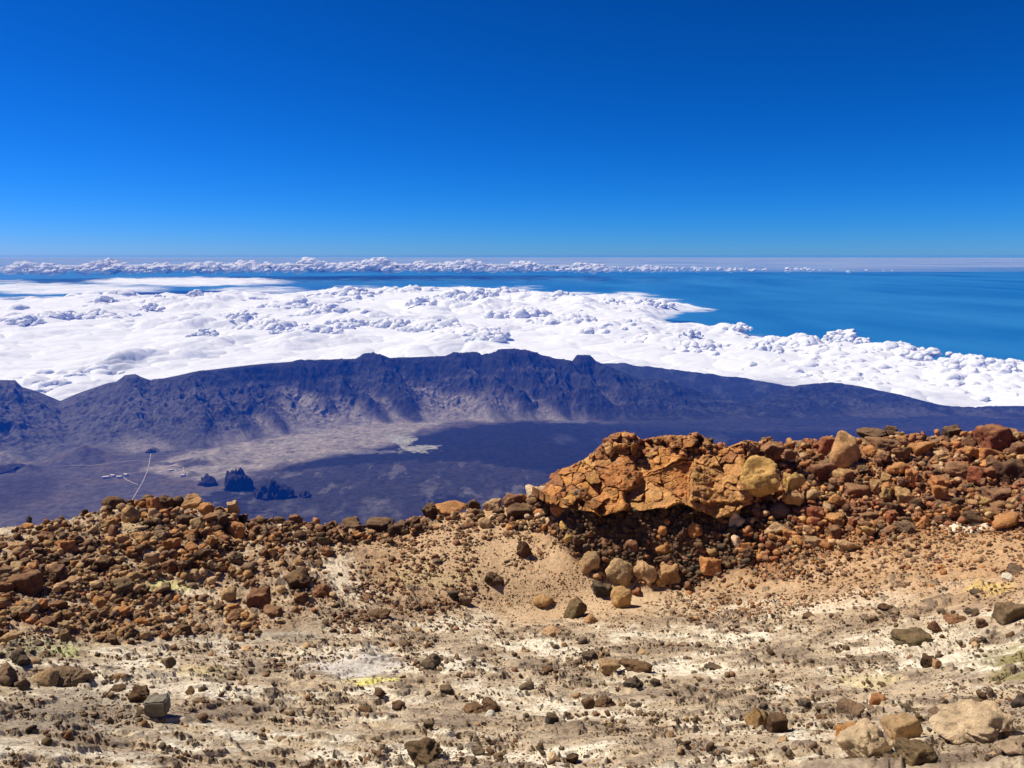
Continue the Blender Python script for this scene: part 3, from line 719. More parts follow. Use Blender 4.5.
# ------------------------------------------------------------------ orange rock outcrop on the rim (one weathered mass, cracked into blocks)
ox = [532, 540, 548, 556, 562, 575, 588, 598, 606, 612, 620, 634, 641, 655, 668, 685, 695, 704, 716, 728, 738, 748, 760, 774]
ot = [491, 488, 484, 477, 470, 466, 458, 449, 440, 435, 433, 434, 441, 438, 436, 437, 433, 437, 446, 448, 444, 441, 444, 452]
ob = [496, 498, 501, 504, 507, 511, 512, 513, 513, 513, 512, 511, 510, 509, 507, 506, 510, 513, 516, 514, 510, 505, 500, 494]
nu, nv = 420, 190
U = np.linspace(532, 774, nu); VV = np.linspace(0, 1, nv)
T = np.interp(U, ox, ot) + 1.8 * fbm2(U / 6, U * 0, 3, 201); B = np.interp(U, ox, ob) + 2.0 * fbm2(U / 11, U * 0 + 2, 3, 202) + 5 * fbm2(U / 28, U * 0 + 5, 2, 214)
PX = np.broadcast_to(U, (nv, nu)).copy(); PY = B[None, :] + (T - B)[None, :] * VV[:, None]
wx = PX + 7 * fbm2(PX / 22, PY / 22, 4, 203, gain=.6); wy = PY + 7 * fbm2(PX / 22 + 9, PY / 22, 4, 204, gain=.6)
def cells(step_x, step_y, seed):
    rg = np.random.default_rng(seed); c = []
    y = 425.0; row = 0
    while y < 525:
        x = 524.0 + (row % 2) * step_x / 2
        while x < 785:
            c.append((x + rg.uniform(-.42, .42) * step_x, y + rg.uniform(-.42, .42) * step_y)); x += step_x * rg.uniform(.75, 1.35)
        y += step_y; row += 1
    c = np.array(c); f1 = np.full(PX.shape, 1e9); f2 = np.full(PX.shape, 1e9); idx = np.zeros(PX.shape, int)
    for i, (a_, b_) in enumerate(c):
        d = np.hypot((wx - a_) / step_x, (wy - b_) / step_y)
        nw = d < f1; f2 = np.where(nw, f1, np.minimum(f2, d)); idx = np.where(nw, i, idx); f1 = np.where(nw, d, f1)
    rg = np.random.default_rng(seed + 1); off = rg.uniform(-1, 1, len(c)); tx = rg.uniform(-1, 1, len(c)); ty = rg.uniform(-1, 1, len(c))
    return f2 - f1, off[idx], tx[idx] * (wx - c[idx, 0]) / step_x + ty[idx] * (wy - c[idx, 1]) / step_y, rg.uniform(0, 1, len(c))[idx]
crk = sstep(-0.18, 0.22, fbm2(PX / 22 + 3, PY / 22, 3, 211))
e1, o1, t1_, k1 = cells(44, 30, 210)
e2, o2, t2_, k2 = cells(11, 9, 220)
small = np.clip(sstep(620, 585, PX) + sstep(0.62, 0.88, (PY - B) / (T - B)) + 0.25 * (fbm2(PX / 25, PY / 16, 3, 205) > 0.12), 0, 1)
out = (0.42 * o1 + 0.5 * t1_) * (0.4 + 0.6 * sstep(0, 0.12, e1)) + 0.12 * np.clip(e1, 0, .5) - 0.30 * crk * sstep(0.05, 0.0, e1)
out += small * (0.30 * o2 + 0.34 * t2_ + 0.10 * np.clip(e2, 0, .4) - 0.16 * sstep(0.10, 0, e2)) + (1 - small) * (0.07 * o2 + 0.08 * t2_ - 0.05 * (1 - crk) * sstep(0.04, 0, e2))
out += 0.17 * fbm2(PX / 20, PY / 12, 4, 206, gain=.5) + 0.035 * fbm2(PX / 4, PY / 3.4, 3, 207, ridged=True)
out += 0.15 * sstep(0.35, 0.05, VV[:, None])
out += 0.45 * np.sin(np.pi * np.clip(VV, 0, 1)) [:, None] ** 0.7
endt = sstep(0, 0.16, (PX - 532) / 242) * sstep(0, 0.14, (774 - PX) / 242)
rad = 28.9 + 1.3 * sstep(738, 770, PX) + 3.4 * VV[:, None] ** 0.9 + 0.9 * (1 - endt) - out * (0.4 + 0.6 * endt)
az, td, _ = ray(PX, PY)
rows = [np.stack([rad * np.sin(az), rad * np.cos(az), -rad * td], -1)]
azb = az[0]; under_rows = []
for k, (dr, dz) in enumerate([(2.8, -0.9), (1.5, -0.25), (0.7, 0.12), (0.25, 0.06)]):
    r_ = rad[0] + dr; under_rows.append(np.stack([r_ * np.sin(azb), r_ * np.cos(azb), -rad[0] * td[0] + dz], -1))
azt = az[-1]; top_rows = []
for dr, dz in [(0.3, -0.02), (0.8, -0.15), (1.8, -0.8), (3.2, -2.6)]:
    r_ = rad[-1] + dr; top_rows.append(np.stack([r_ * np.sin(azt), r_ * np.cos(azt), -rad[-1] * td[-1] + dz], -1))
G = np.concatenate([np.stack(under_rows), rows[0], np.stack(top_rows)], 0)
oc = np.zeros(PX.shape + (3,)) + np.array((0.62, 0.275, 0.075))
oc = mixa(oc, (0.50, 0.20, 0.06), sstep(0.35, 0.75, k1)); oc = mixa(oc, (0.60, 0.31, 0.11), (k1 < 0.22) * 0.8)
oc = mixa(oc, (0.27, 0.105, 0.045), small * sstep(0.2, 0.8, k2) * 0.8)
oc = mixa(oc, (0.30, 0.16, 0.085), sstep(0.05, 0.35, fbm2(PX / 9 + 40, PY / 7, 4, 212, gain=.65)) * 0.45)
oc = mixa(oc, (0.60, 0.35, 0.14), sstep(0.15, 0.4, fbm2(PX / 12 + 80, PY / 8, 4, 213)) * 0.6)
oc = mixa(oc, (0.22, 0.10, 0.045), sstep(0.14, 0.4, fbm2(PX / 16, PY / 9, 4, 208)) * 0.6)
oc = mixa(oc, (0.50, 0.28, 0.08), sstep(0.12, 0.4, fbm2(PX / 20 + 9, PY / 12, 4, 209)) * 0.6)
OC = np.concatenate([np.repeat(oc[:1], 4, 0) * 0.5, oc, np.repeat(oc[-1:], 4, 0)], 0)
om = mesh_from('rock_outcrop', G.reshape(-1, 3), grid_faces(nv + 8, nu), 4, True, OC.reshape(-1, 3))
tag(link('rock_outcrop', om, M_OUTCROP), 'large cracked orange rock outcrop forming a low cliff on the crater rim', 'outcrop')

# ------------------------------------------------------------------ rocks one can point at
# (x, y, width, height in the photograph; colour; form; landmark name or None; label or None; extra)
HERO = [
 (113, 503, 23, 15, 'dark brown', 'rounded', 'dark cap rock', 'dark brown cap-like boulder at the left end of the pile on the left crest'),
 (131, 516, 18, 20, 'ochre', 'rounded', 'egg-shaped ochre boulder', 'egg-shaped ochre boulder standing upright in the pile on the left crest'),
 (154, 505, 14, 17, 'orange-brown', 'blocky', 'upright brown block', 'upright squarish brown block on the skyline in the middle of the left crest pile'),
 (192, 502, 24, 16, 'ochre', 'angular', 'tilted ochre slab', 'big tilted ochre slab topping the right end of the left crest pile'),
 (207, 510, 16, 15, 'orange-brown', 'rounded', None, 'orange-brown boulder leaning against the right side of the tilted ochre slab'),
 (198, 524, 15, 13, 'tan', 'blocky', 'pale-faced block', 'pale-faced tan block just below the tilted ochre slab on the left crest'),
 (133, 529, 26, 8, 'pale tan', 'flat', 'pale flat slab', 'thin pale flat slab lying below the egg-shaped ochre boulder'),
 (139, 538, 23, 13, 'ochre', 'angular', 'ochre wedge', 'ochre wedge-shaped rock directly under the thin pale flat slab'),
 (236, 532, 21, 19, 'orange-brown', 'rounded', 'round brown boulder', 'round brown boulder standing alone right of the left crest pile'),
 (147, 495, 13, 9, 'dark brown', 'rounded', None, 'small dark round rock highest on the skyline of the left crest pile'),
 (168, 503, 16, 16, 'dark brown', 'jagged', None, 'dark jagged rock in the gap left of the tilted ochre slab'),
 (177, 500, 14, 12, 'dark brown', 'angular', None, None),
 (185, 521, 22, 12, 'dark brown', 'jagged', None, None),
 (121, 507, 10, 7, 'tan', 'rounded', None, None),
 (170, 567, 20, 14, 'rust-brown', 'rounded', None, 'lumpy double-humped brown rock at the foot of the left crest pile'),
 (152, 560, 13, 15, 'tan', 'blocky', None, None), (236, 559, 17, 15, 'grey-brown', 'jagged', 'lumpy grey rock', 'lumpy grey-brown rock below the round brown boulder on the left slope'),
 (192, 549, 15, 12, 'orange-brown', 'angular', None, None), (212, 541, 14, 10, 'tan', 'blocky', None, None), (172, 545, 16, 14, 'orange-brown', 'blocky', None, None),
 (160, 530, 12, 9, 'grey-brown', 'rounded', None, None), (113, 532, 12, 14, 'rust-brown', 'angular', None, None), (84, 510, 8, 7, 'dark brown', 'rounded', 'lone skyline rock', 'lone small dark rock on the skyline left of the left crest pile'),
 (25, 527, 17, 6, 'orange-brown', 'flat', None, 'low flat orange-brown rock on the skyline at the far left'),
 (26, 586, 30, 24, 'rust-brown', 'blocky', 'leaning rust block', 'large leaning rust-brown block on the rubble slope near the left edge'),
 (74, 583, 18, 12, 'tan', 'angular', 'tan wedge', 'tan wedge-topped rock in the middle of the left rubble slope'), (99, 604, 19, 14, 'orange-brown', 'angular', None, None), (60, 605, 16, 11, 'rust-brown', 'jagged', None, None),
 (229, 596, 15, 17, 'tan', 'blocky', 'tan post-like rock', 'tan post-like rock standing at the right end of the left rubble slope'), (259, 600, 22, 21, 'rust-brown', 'blocky', 'squat brown block', 'squat brown block beside the tan post-like rock'),
 (273, 612, 22, 11, 'rust-brown', 'flat', None, None), (297, 580, 30, 20, 'dark brown', 'jagged', 'dark leaning rock', 'dark overhanging rock leaning right on the slope right of the round brown boulder'), (322, 591, 17, 14, 'rust-brown', 'jagged', None, None),
 (234, 560, 12, 10, 'grey-brown', 'rounded', None, None), (300, 536, 15, 11, 'dark brown', 'rounded', None, None), (320, 530, 14, 10, 'rust-brown', 'blocky', None, None), (262, 520, 13, 9, 'dark brown', 'jagged', None, None), (280, 521, 12, 8, 'dark brown', 'jagged', None, None),
 (350, 524, 24, 12, 'dark brown', 'blocky', None, None), (380, 526, 30, 13, 'dark brown', 'blocky', None, None), (400, 530, 22, 14, 'dark brown', 'blocky', 'dark crest blocks', 'dark block at the right end of the low crest before the notch'),
 (449, 508, 34, 13, 'orange-brown', 'flat', 'orange-capped ledge', 'orange-brown cap rock over the dark hollow on the middle crest'), (430, 513, 16, 18, 'dark brown', 'jagged', None, 'dark jagged rock at the left side of the orange-brown cap rock'),
 (472, 503, 18, 14, 'dark brown', 'angular', None, None), (492, 506, 20, 14, 'tan', 'jagged', None, None), (515, 500, 26, 14, 'rust-brown', 'blocky', None, None), (538, 494, 24, 15, 'pale tan', 'jagged', 'pale crumbly boulder', 'pale crumbly boulder on the rising crest just left of the orange outcrop'), (485, 523, 14, 11, 'tan', 'rounded', None, None),
 (520, 512, 30, 13, 'dark brown', 'blocky', None, None), (558, 474, 18, 11, 'rust-red', 'angular', None, 'rust-red rock on the skyline at the left foot of the orange outcrop'),
 (524, 550, 16, 20, 'dark brown', 'jagged', None, 'dark jagged rock jutting from the sandy slope below the pale crumbly boulder'), (494, 581, 20, 16, 'dark brown', 'jagged', None, 'dark brown clod pile in the middle of the sandy bowl'),
 (437, 562, 10, 6, 'dark grey', 'rounded', None, 'small dark oval stone alone on the upper sand of the bowl'), (454, 596, 14, 12, 'dark grey', 'angular', 'dark bowl stone', 'dark grey stone on the left floor of the sandy bowl'), (466, 602, 14, 14, 'grey-brown', 'angular', None, None),
 (380, 615, 23, 11, 'dark brown', 'flat', 'flat dark brown rock', 'flat dark brown rock on the sand between left slope and bowl'), (543, 601, 21, 11, 'ochre', 'rounded', 'ochre loaf rock', 'ochre loaf-shaped rock alone on the sand of the bowl'),
 (575, 610, 24, 23, 'olive-brown', 'jagged', 'craggy dark boulder', 'craggy dark boulder standing on the sand below the outcrop'), (591, 620, 13, 10, 'ochre', 'angular', None, 'small ochre rock touching the right side of the craggy dark boulder'), (552, 633, 20, 10, 'tan', 'flat', 'low tan rock', 'low tan rock with a dark base at the front lip of the bowl'),
 (589, 564, 21, 27, 'tan', 'angular', 'leaning tan boulder', 'tall tan boulder leaning left at the left end of the row below the outcrop'), (599, 576, 14, 10, 'ochre', 'angular', None, None),
 (620, 573, 30, 29, 'tan', 'rounded', 'biggest tan boulder', 'biggest and roundest tan boulder in the middle of the row below the outcrop'), (645, 573, 25, 25, 'tan', 'angular', 'notched tan boulder', 'notched tan boulder right of the biggest tan boulder below the outcrop'),
 (662, 582, 12, 11, 'yellow-ochre', 'rounded', None, 'small yellow-ochre rock at the right foot of the notched tan boulder'), (670, 575, 21, 20, 'ochre', 'blocky', None, 'half-shaded ochre block at the edge of the deep shade under the outcrop'),
 (602, 590, 21, 17, 'dark grey', 'blocky', None, 'grey block in front of the gap between leaning and biggest tan boulders'), (621, 600, 21, 24, 'ochre', 'rounded', 'white-topped rock', 'white-topped ochre rock in front of the biggest tan boulder'), (637, 593, 11, 9, 'rust-red', 'angular', None, None),
 (710, 566, 21, 17, 'orange-brown', 'blocky', 'orange corner block', 'orange-brown block at the right border of the deep shade under the outcrop'), (712, 553, 14, 10, 'ochre', 'angular', None, None), (736, 542, 11, 13, 'pale tan', 'jagged', 'pale pointed rock', 'pale pointed rock right of the dark rubble under the outcrop'), (748, 547, 16, 12, 'orange-brown', 'angular', None, None),
 (694, 531, 16, 19, 'orange-brown', 'angular', 'orange pointed rock', 'orange pointed rock standing in the dark rubble under the outcrop'), (664, 547, 21, 13, 'orange-brown', 'flat', None, 'bowl-like orange-brown rock in the deepest shade under the outcrop'), (737, 521, 18, 17, 'pale tan', 'jagged', 'split pale rock', 'split pale rock below the round yellow boulder with a hollow'),
 (577, 508, 14, 11, 'yellow-ochre', 'rounded', 'bright yellow-ochre rock', 'bright yellow-ochre rock under the left end of the outcrop'), (559, 510, 18, 14, 'orange-brown', 'rounded', None, None), (553, 520, 11, 9, 'tan', 'rounded', None, None), (564, 527, 10, 12, 'yellow-ochre', 'angular', None, None), (568, 539, 9, 10, 'yellow-ochre', 'rounded', None, None),
 (606, 542, 14, 9, 'rust-brown', 'angular', None, None), (632, 546, 16, 14, 'rust-brown', 'rounded', None, None), (618, 549, 10, 10, 'rust-brown', 'rounded', None, None), (662, 531, 10, 10, 'orange-brown', 'rounded', None, None),
 (726, 507, 28, 22, 'yellow-ochre', 'rounded', 'hollow yellow boulder', 'round yellow boulder with a dark hollow below the right end of the outcrop', (-.35, -.85, .25, .78, .45)),
 (760, 478, 40, 38, 'yellow-ochre', 'rounded', 'crater-topped boulder', 'big yellow-ochre boulder with a crater-like hollow in its top right of the outcrop', (-.15, -.5, .85, .72, .5)),
 (794, 482, 24, 18, 'yellow-ochre', 'jagged', 'broken yellow rock', 'broken yellow rock right of the crater-topped boulder'), (794, 498, 22, 12, 'ochre', 'flat', None, 'bowl-like ochre rock directly below the broken yellow rock'), (812, 497, 15, 15, 'tan', 'angular', None, None), (778, 512, 26, 16, 'grey-brown', 'rounded', None, None),
 (790, 454, 13, 9, 'rust-brown', 'blocky', None, None), (804, 457, 10, 9, 'tan', 'rounded', None, None),
 (845, 452, 32, 38, 'ochre', 'rounded', 'tall ochre bluff', 'tall smooth ochre bluff rock on the right rim, cracked across its foot'), (842, 474, 26, 10, 'ochre', 'rounded', None, None), (871, 452, 16, 12, 'orange-brown', 'rounded', None, 'round brown rock right of the tall ochre bluff'),
 (870, 433, 30, 8, 'dark brown', 'flat', None, 'dark flat rocks capping the skyline right of the tall ochre bluff'), (952, 433, 17, 15, 'dark brown', 'blocky', None, 'dark block on the right skyline left of the rust-red tower'),
 (992, 440, 33, 28, 'rust-red', 'blocky', 'rust-red tower', 'largest rust-red squared rock on the skyline near the right edge'), (987, 454, 24, 13, 'orange-brown', 'blocky', None, None), (1009, 473, 30, 26, 'dark brown', 'blocky', 'dark rim block', 'big dark brown block below the rust-red tower at the right edge'), (1018, 449, 16, 14, 'rust-brown', 'blocky', None, None), (970, 443, 16, 16, 'rust-brown', 'angular', None, None),
 (939, 482, 18, 11, 'orange-brown', 'blocky', None, None), (940, 494, 17, 17, 'orange-brown', 'blocky', 'lit orange block', 'orange block with a bright lit edge in the middle of the right rubble'), (904, 496, 19, 17, 'ochre', 'blocky', 'brown cube', 'squarish ochre-brown rock left of the lit orange block in the right rubble'), (918, 504, 15, 12, 'dark brown', 'jagged', None, None),
 (957, 505, 19, 15, 'dark brown', 'angular', None, None), (973, 519, 21, 12, 'dark brown', 'angular', None, 'dark angular rock just above the white dust patch on the right'), (1008, 521, 30, 19, 'orange-brown', 'jagged', 'orange edge boulder', 'orange-brown boulder at the lower border of the rubble at the right edge'), (906, 527, 18, 12, 'grey-brown', 'angular', None, None), (889, 488, 16, 10, 'orange-brown', 'flat', None, None), (989, 502, 14, 11, 'ochre', 'angular', None, None), (942, 454, 20, 8, 'tan', 'flat', None, None),
 (772, 450, 26, 16, 'rust-brown', 'jagged', None, None), (826, 446, 18, 18, 'rust-red', 'blocky', None, None), (884, 446, 30, 14, 'rust-brown', 'blocky', None, None), (918, 449, 26, 16, 'orange-brown', 'jagged', None, None), (962, 472, 32, 20, 'rust-brown', 'jagged', None, None), (898, 470, 26, 17, 'orange-brown', 'angular', None, None), (858, 492, 24, 14, 'rust-brown', 'angular', None, None), (822, 472, 26, 20, 'rust-brown', 'jagged', None, None), (1000, 497, 28, 16, 'rust-brown', 'blocky', None, None), (775, 530, 24, 14, 'tan', 'angular', None, None), (836, 520, 26, 13, 'orange-brown', 'jagged', None, None), (868, 518, 22, 12, 'rust-brown', 'blocky', None, None),
 (847, 546, 26, 14, 'tan', 'angular', None, 'broad tan rock at the lower border of the right rubble'), (815, 541, 20, 10, 'tan', 'flat', None, None),
 (885, 608, 15, 8, 'dark brown', 'angular', 'lone dark slab', 'lone dark brown stone on the open pinkish slope at the right'), (808, 616, 15, 7, 'dark brown', 'flat', None, 'flat dark stone alone left of centre on the open right slope'),
 (912, 640, 34, 16, 'olive-brown', 'jagged', 'dark humped rock', 'long dark humped rock slanting up to the right on the pale sand'), (936, 628, 15, 13, 'rust-brown', 'jagged', None, 'rust-brown lump at the upper end of the long dark humped rock'), (956, 620, 19, 10, 'rust-brown', 'jagged', None, None),
 (1011, 614, 28, 24, 'olive-brown', 'blocky', 'shaded edge block', 'olive-brown block with deep shade under it at the right edge'), (977, 592, 14, 5, 'dark grey', 'flat', None, None), (1008, 577, 13, 6, 'whitish', 'flat', None, 'small whitish flat stone near the right edge above the orange stain'), (1014, 570, 18, 8, 'dark grey', 'flat', None, None),
 (928, 662, 16, 15, 'dark brown', 'jagged', None, 'upright dark jagged rock below the long dark humped rock'), (937, 665, 8, 12, 'tan', 'blocky', None, None),
 (865, 743, 56, 38, 'pale tan', 'angular', 'big pale boulder', 'big pale angular boulder in a group of three at the bottom right'), (846, 734, 20, 26, 'orange-brown', 'blocky', None, 'brown block behind the left side of the big pale boulder'), (901, 730, 32, 32, 'tan', 'blocky', None, 'tan block with a shaded front behind the right side of the big pale boulder'),
 (914, 754, 36, 24, 'olive-brown', 'blocky', None, 'dark olive block in front of the right side of the big pale boulder'), (972, 727, 66, 42, 'pale tan', 'angular', 'widest pale boulder', 'widest pale boulder with a dark shaded hollow, lower right corner', (.45, -.75, -.1, .80, .45)), (1016, 747, 40, 24, 'pale tan', 'flat', None, 'pale flat boulder cut by the right edge at the bottom'),
 (972, 702, 20, 10, 'dark grey', 'flat', None, 'dark flat stone just behind the widest pale boulder'), (908, 709, 13, 8, 'dark grey', 'angular', None, None), (937, 713, 18, 9, 'grey-brown', 'flat', None, None), (1020, 702, 15, 17, 'dark grey', 'angular', None, 'dark stone cut by the right edge above the widest pale boulder'), (851, 710, 28, 13, 'grey-brown', 'angular', None, None), (877, 701, 15, 12, 'orange-brown', 'blocky', None, None),
 (759, 719, 23, 21, 'ochre', 'blocky', 'yellowish block', 'yellowish-brown block left of a dark twin at the lower right'), (778, 726, 21, 20, 'dark brown', 'blocky', None, 'dark twin block touching the right side of the yellowish-brown block'), (806, 704, 14, 10, 'dark grey', 'angular', None, None),
 (19, 658, 26, 17, 'dark grey', 'angular', 'dark lower left rock', 'dark grey rock on the pale sand near the lower left edge'), (6, 678, 26, 22, 'grey-brown', 'angular', None, 'grey-brown boulder cut by the left edge in the lower left'), (21, 686, 17, 13, 'grey-brown', 'rounded', None, None), (47, 680, 22, 19, 'tan', 'rounded', None, 'tan rounded boulder left of the fish-shaped brown boulder'), (71, 679, 40, 22, 'grey-brown', 'jagged', 'fish-shaped boulder', 'fish-shaped brown boulder with a smooth top in the lower left'), (45, 655, 14, 8, 'grey-brown', 'flat', None, None), (34, 662, 12, 7, 'tan', 'rounded', None, None),
 (168, 663, 15, 12, 'grey-brown', 'angular', 'brown knob', 'brown knob alone on the pale sand above the squared grey block'), (141, 693, 22, 15, 'dark brown', 'jagged', None, 'dark crumbly clod just behind the squared grey block'), (118, 689, 16, 6, 'dark brown', 'flat', None, None), (190, 692, 10, 9, 'dark brown', 'jagged', None, None),
 (430, 662, 22, 13, 'dark grey', 'jagged', 'dark mid clod', 'dark peaked clod right of the yellow sulphur spot'), (446, 691, 14, 11, 'dark grey', 'blocky', None, None), (429, 724, 11, 7, 'dark grey', 'blocky', None, 'small dark squared stone above the big olive boulder at the bottom'), (423, 756, 40, 23, 'olive-brown', 'angular', 'big olive boulder', 'big dark olive boulder at the bottom edge of the picture'),
 (474, 710, 22, 10, 'dark brown', 'jagged', None, None), (491, 707, 20, 14, 'dark brown', 'jagged', None, None), (490, 714, 10, 7, 'whitish', 'rounded', None, 'small whitish stone in front of a cluster of dark stones, bottom centre'), (478, 752, 14, 9, 'dark grey', 'angular', None, None), (398, 706, 14, 7, 'dark brown', 'jagged', None, None), (365, 710, 14, 7, 'dark brown', 'jagged', None, None), (380, 692, 14, 10, 'dark brown', 'jagged', None, None),
 (589, 656, 16, 10, 'dark grey', 'angular', 'grey stone', 'dark grey stone on pale ground straight below the craggy dark boulder'), (609, 668, 22, 14, 'tan', 'blocky', 'squared tan rock', 'squared tan rock in front of and right of a dark grey stone'), (636, 667, 30, 12, 'dark brown', 'jagged', None, None), (634, 684, 21, 12, 'dark grey', 'angular', None, None), (526, 686, 15, 10, 'dark grey', 'angular', None, None), (588, 704, 14, 12, 'dark brown', 'rounded', None, None), (603, 703, 20, 11, 'dark brown', 'jagged', None, None), (553, 720, 15, 13, 'dark grey', 'blocky', None, None), (655, 683, 10, 9, 'dark grey', 'rounded', None, None), (643, 652, 14, 6, 'tan', 'flat', None, None),
]
items = []          # every rock: dict
def add_item(px, py, w, h, col, kind, rs, land=None, label=None, dent=None, hero=False, lift=0.0, P=None, mpp=None):
    items.append(dict(px=px, py=py, w=w, h=h, col=col, kind=kind, seed=rs, land=land, label=label, dent=dent, hero=hero, P=P, mpp=mpp, lift=lift))
hx = np.array([q[0] for q in HERO], float); hy = np.array([q[1] + 0.30 * q[3] for q in HERO], float)
HP, HM, _ = ground_hit(hx, hy)
for i, q in enumerate(HERO):
    P = HP[i].copy(); up = 0.30 * q[3] * HM[i]
    # the middle of the rock lies on the sight line of its drawn middle
    az, td, _ = ray(q[0], q[1]); r = math.hypot(P[0], P[1]) + 0.15 * q[2] * HM[i]
    if 735 < q[0] < 800 and q[1] < 500: r -= 1.1
    jz = int(np.clip(np.searchsorted(AZ, az), 0, len(AZ) - 1)); gz = float(np.interp(r, RR, Z[:, jz]))
    P = np.array((r * math.sin(az), r * math.cos(az), -r * td))
    if q[1] < 545: P[2] = min(P[2], gz + 0.42 * q[3] * HM[i]) if not (735 < q[0] < 800) else P[2]
    add_item(q[0], q[1], q[2], q[3], q[4], q[5], i, q[6], q[7], q[8] if len(q) > 8 else None, True, 0, P, HM[i])

# ------------------------------------------------------------------ scattered rubble
def scatter(n, poly,  smin, smax, alpha, pal, kinds, where, clump=None, group=None, lift=0.0, avoid=True):
    poly = np.array(poly, float); x0, y0 = poly.min(0); x1, y1 = poly.max(0)
    px = rng.uniform(x0, x1, n * 4); py = rng.uniform(y0, y1, n * 4)
    ok = polysd(px, py, poly) > 0
    if clump is not None:
        sc, th = clump
        ok &= fbm2(px / sc, py / (sc * 0.45), 4, int(n % 97) + 300, gain=0.65) + rng.normal(0, 0.12, len(px)) > th
    if 'left rubble' in where: ok &= rng.random(len(px)) > 0.62 * sstep(110, 210, px) * sstep(545, 575, py)
    px = px[ok][:n]; py = py[ok][:n]; n = len(px)
    u = rng.random(n); s = (smin ** -alpha - u * (smin ** -alpha - smax ** -alpha)) ** (-1 / alpha)
    P, M, hit = ground_hit(px, py)
    names = list(pal); wts = np.array([pal[k] for k in names], float); wts /= wts.sum()
    ci = rng.choice(len(names), n, p=wts); ki = rng.choice(len(kinds), n)
    for i in range(n):
        w = s[i] * rng.uniform(0.85, 1.3); h = s[i] * rng.uniform(0.55, 1.0)
        P[i, 2] += (0.03 + lift * rng.random()) * h * M[i]
        yield dict(px=px[i], py=py[i], w=w, h=h, col=names[ci[i]], kind=kinds[ki[i]], seed=int(rng.integers(1 << 20)), land=None, label=None, dent=None, hero=False, P=P[i], mpp=M[i], lift=0, where=where)
K_all = ['angular', 'blocky', 'jagged', 'jagged', 'angular', 'flat']
pal_left = {'rust-brown': 4, 'orange-brown': 1.6, 'grey-brown': 4, 'dark brown': 3.5, 'tan': 3.5, 'ochre': 2.5, 'rust-red': .3}
pal_right = {'rust-brown': 5, 'orange-brown': 6.5, 'rust-red': 4, 'dark brown': 3, 'grey-brown': .7, 'tan': 2, 'ochre': 2.5}
pal_dark = {'dark brown': 9, 'rust-brown': 2, 'dark grey': 3, 'orange-brown': .5}  # dark rubble colours that also paint the shade under the outcrop
pal_plain = {'dark brown': 4, 'dark grey': 3, 'grey-brown': 4, 'rust-brown': 1.6, 'olive-brown': 2, 'tan': 1, 'pale tan': .5}
sc_ = []
def S(*a, **k): sc_.extend(scatter(*a, **k))
S(420, [(100, 500), (215, 500), (246, 524), (240, 570), (150, 575), (108, 540)], 6, 14, 2.2, {'ochre': 2, 'orange-brown': 3, 'dark brown': 4, 'tan': 2, 'rust-brown': 3}, K_all, 'on the left crest pile', lift=0.9)
S(1408, rubL[:-1] + [(-140, 535)], 4, 14, 2.5, pal_left, K_all, 'on the left rubble slope', clump=(50, 0.05), lift=0.4)
S(1152, [(-140, 540), (90, 545), (150, 590), (260, 605), (260, 640), (90, 645), (-140, 632)], 4.5, 14, 2.4, pal_left, K_all, 'on the left rubble slope', clump=(45, 0.06), lift=0.4)
S(3584, rubL, 2, 5, 2.4, pal_left, K_all, 'on the left rubble slope', clump=(40, 0.0), lift=0.2)
S(360, [(212, 519), (300, 522), (430, 520), (425, 536), (330, 545), (215, 540)], 5, 12, 2.2, {'dark brown': 6, 'rust-brown': 3, 'orange-brown': 1}, ['blocky', 'jagged', 'angular'], 'on the low middle crest', lift=0.6)
S(500, [(420, 512), (500, 502), (560, 482), (572, 505), (560, 535), (520, 530), (470, 522), (425, 522)], 4, 12, 2.2, {'rust-brown': 3, 'tan': 2, 'dark brown': 4, 'orange-brown': 1, 'pale tan': 1}, K_all, 'on the rising middle crest', lift=0.6)
S(1900, [(380, 545), (420, 522), (560, 520), (570, 545), (520, 570), (500, 600), (400, 620), (340, 640), (300, 600)], 2, 8, 2.6, {'rust-brown': 4, 'dark brown': 4, 'grey-brown': 2}, K_all, 'on the sandy middle slope', clump=(40, 0.02))
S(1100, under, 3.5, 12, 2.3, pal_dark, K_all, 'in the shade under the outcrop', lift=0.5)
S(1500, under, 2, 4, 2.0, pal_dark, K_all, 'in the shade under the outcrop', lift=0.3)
S(1920, [(738, 452), (800, 447), (860, 443), (1190, 434), (1190, 522), (940, 528), (850, 545), (760, 565), (735, 540), (760, 500)], 4.5, 14, 2.4, pal_right, K_all, 'in the right rubble', lift=0.7)
S(3584, [(738, 452), (800, 447), (860, 443), (1190, 434), (1190, 540), (940, 545), (850, 565), (740, 590), (735, 540), (760, 500)], 2, 5, 2.2, pal_right, K_all, 'in the right rubble', lift=0.6)
S(332, [(745, 456), (800, 452), (860, 446), (1190, 438), (1190, 522), (940, 524), (850, 535), (760, 545), (750, 500)], 9, 20, 2.0, pal_right, ['angular', 'blocky', 'jagged'], 'in the right rubble', lift=0.5)
S(120, [(-140, 545), (90, 530), (215, 545), (300, 560), (310, 600), (250, 625), (90, 630), (-140, 625)], 9, 19, 2.0, pal_left, ['angular', 'blocky', 'jagged'], 'on the left rubble slope', lift=0.3)
S(420, [(735, 447), (760, 437), (800, 440), (830, 436), (900, 434), (1190, 432), (1190, 446), (900, 448), (820, 456), (735, 458)], 4, 11, 2.2, pal_right, K_all, 'on the right skyline', lift=0.45)
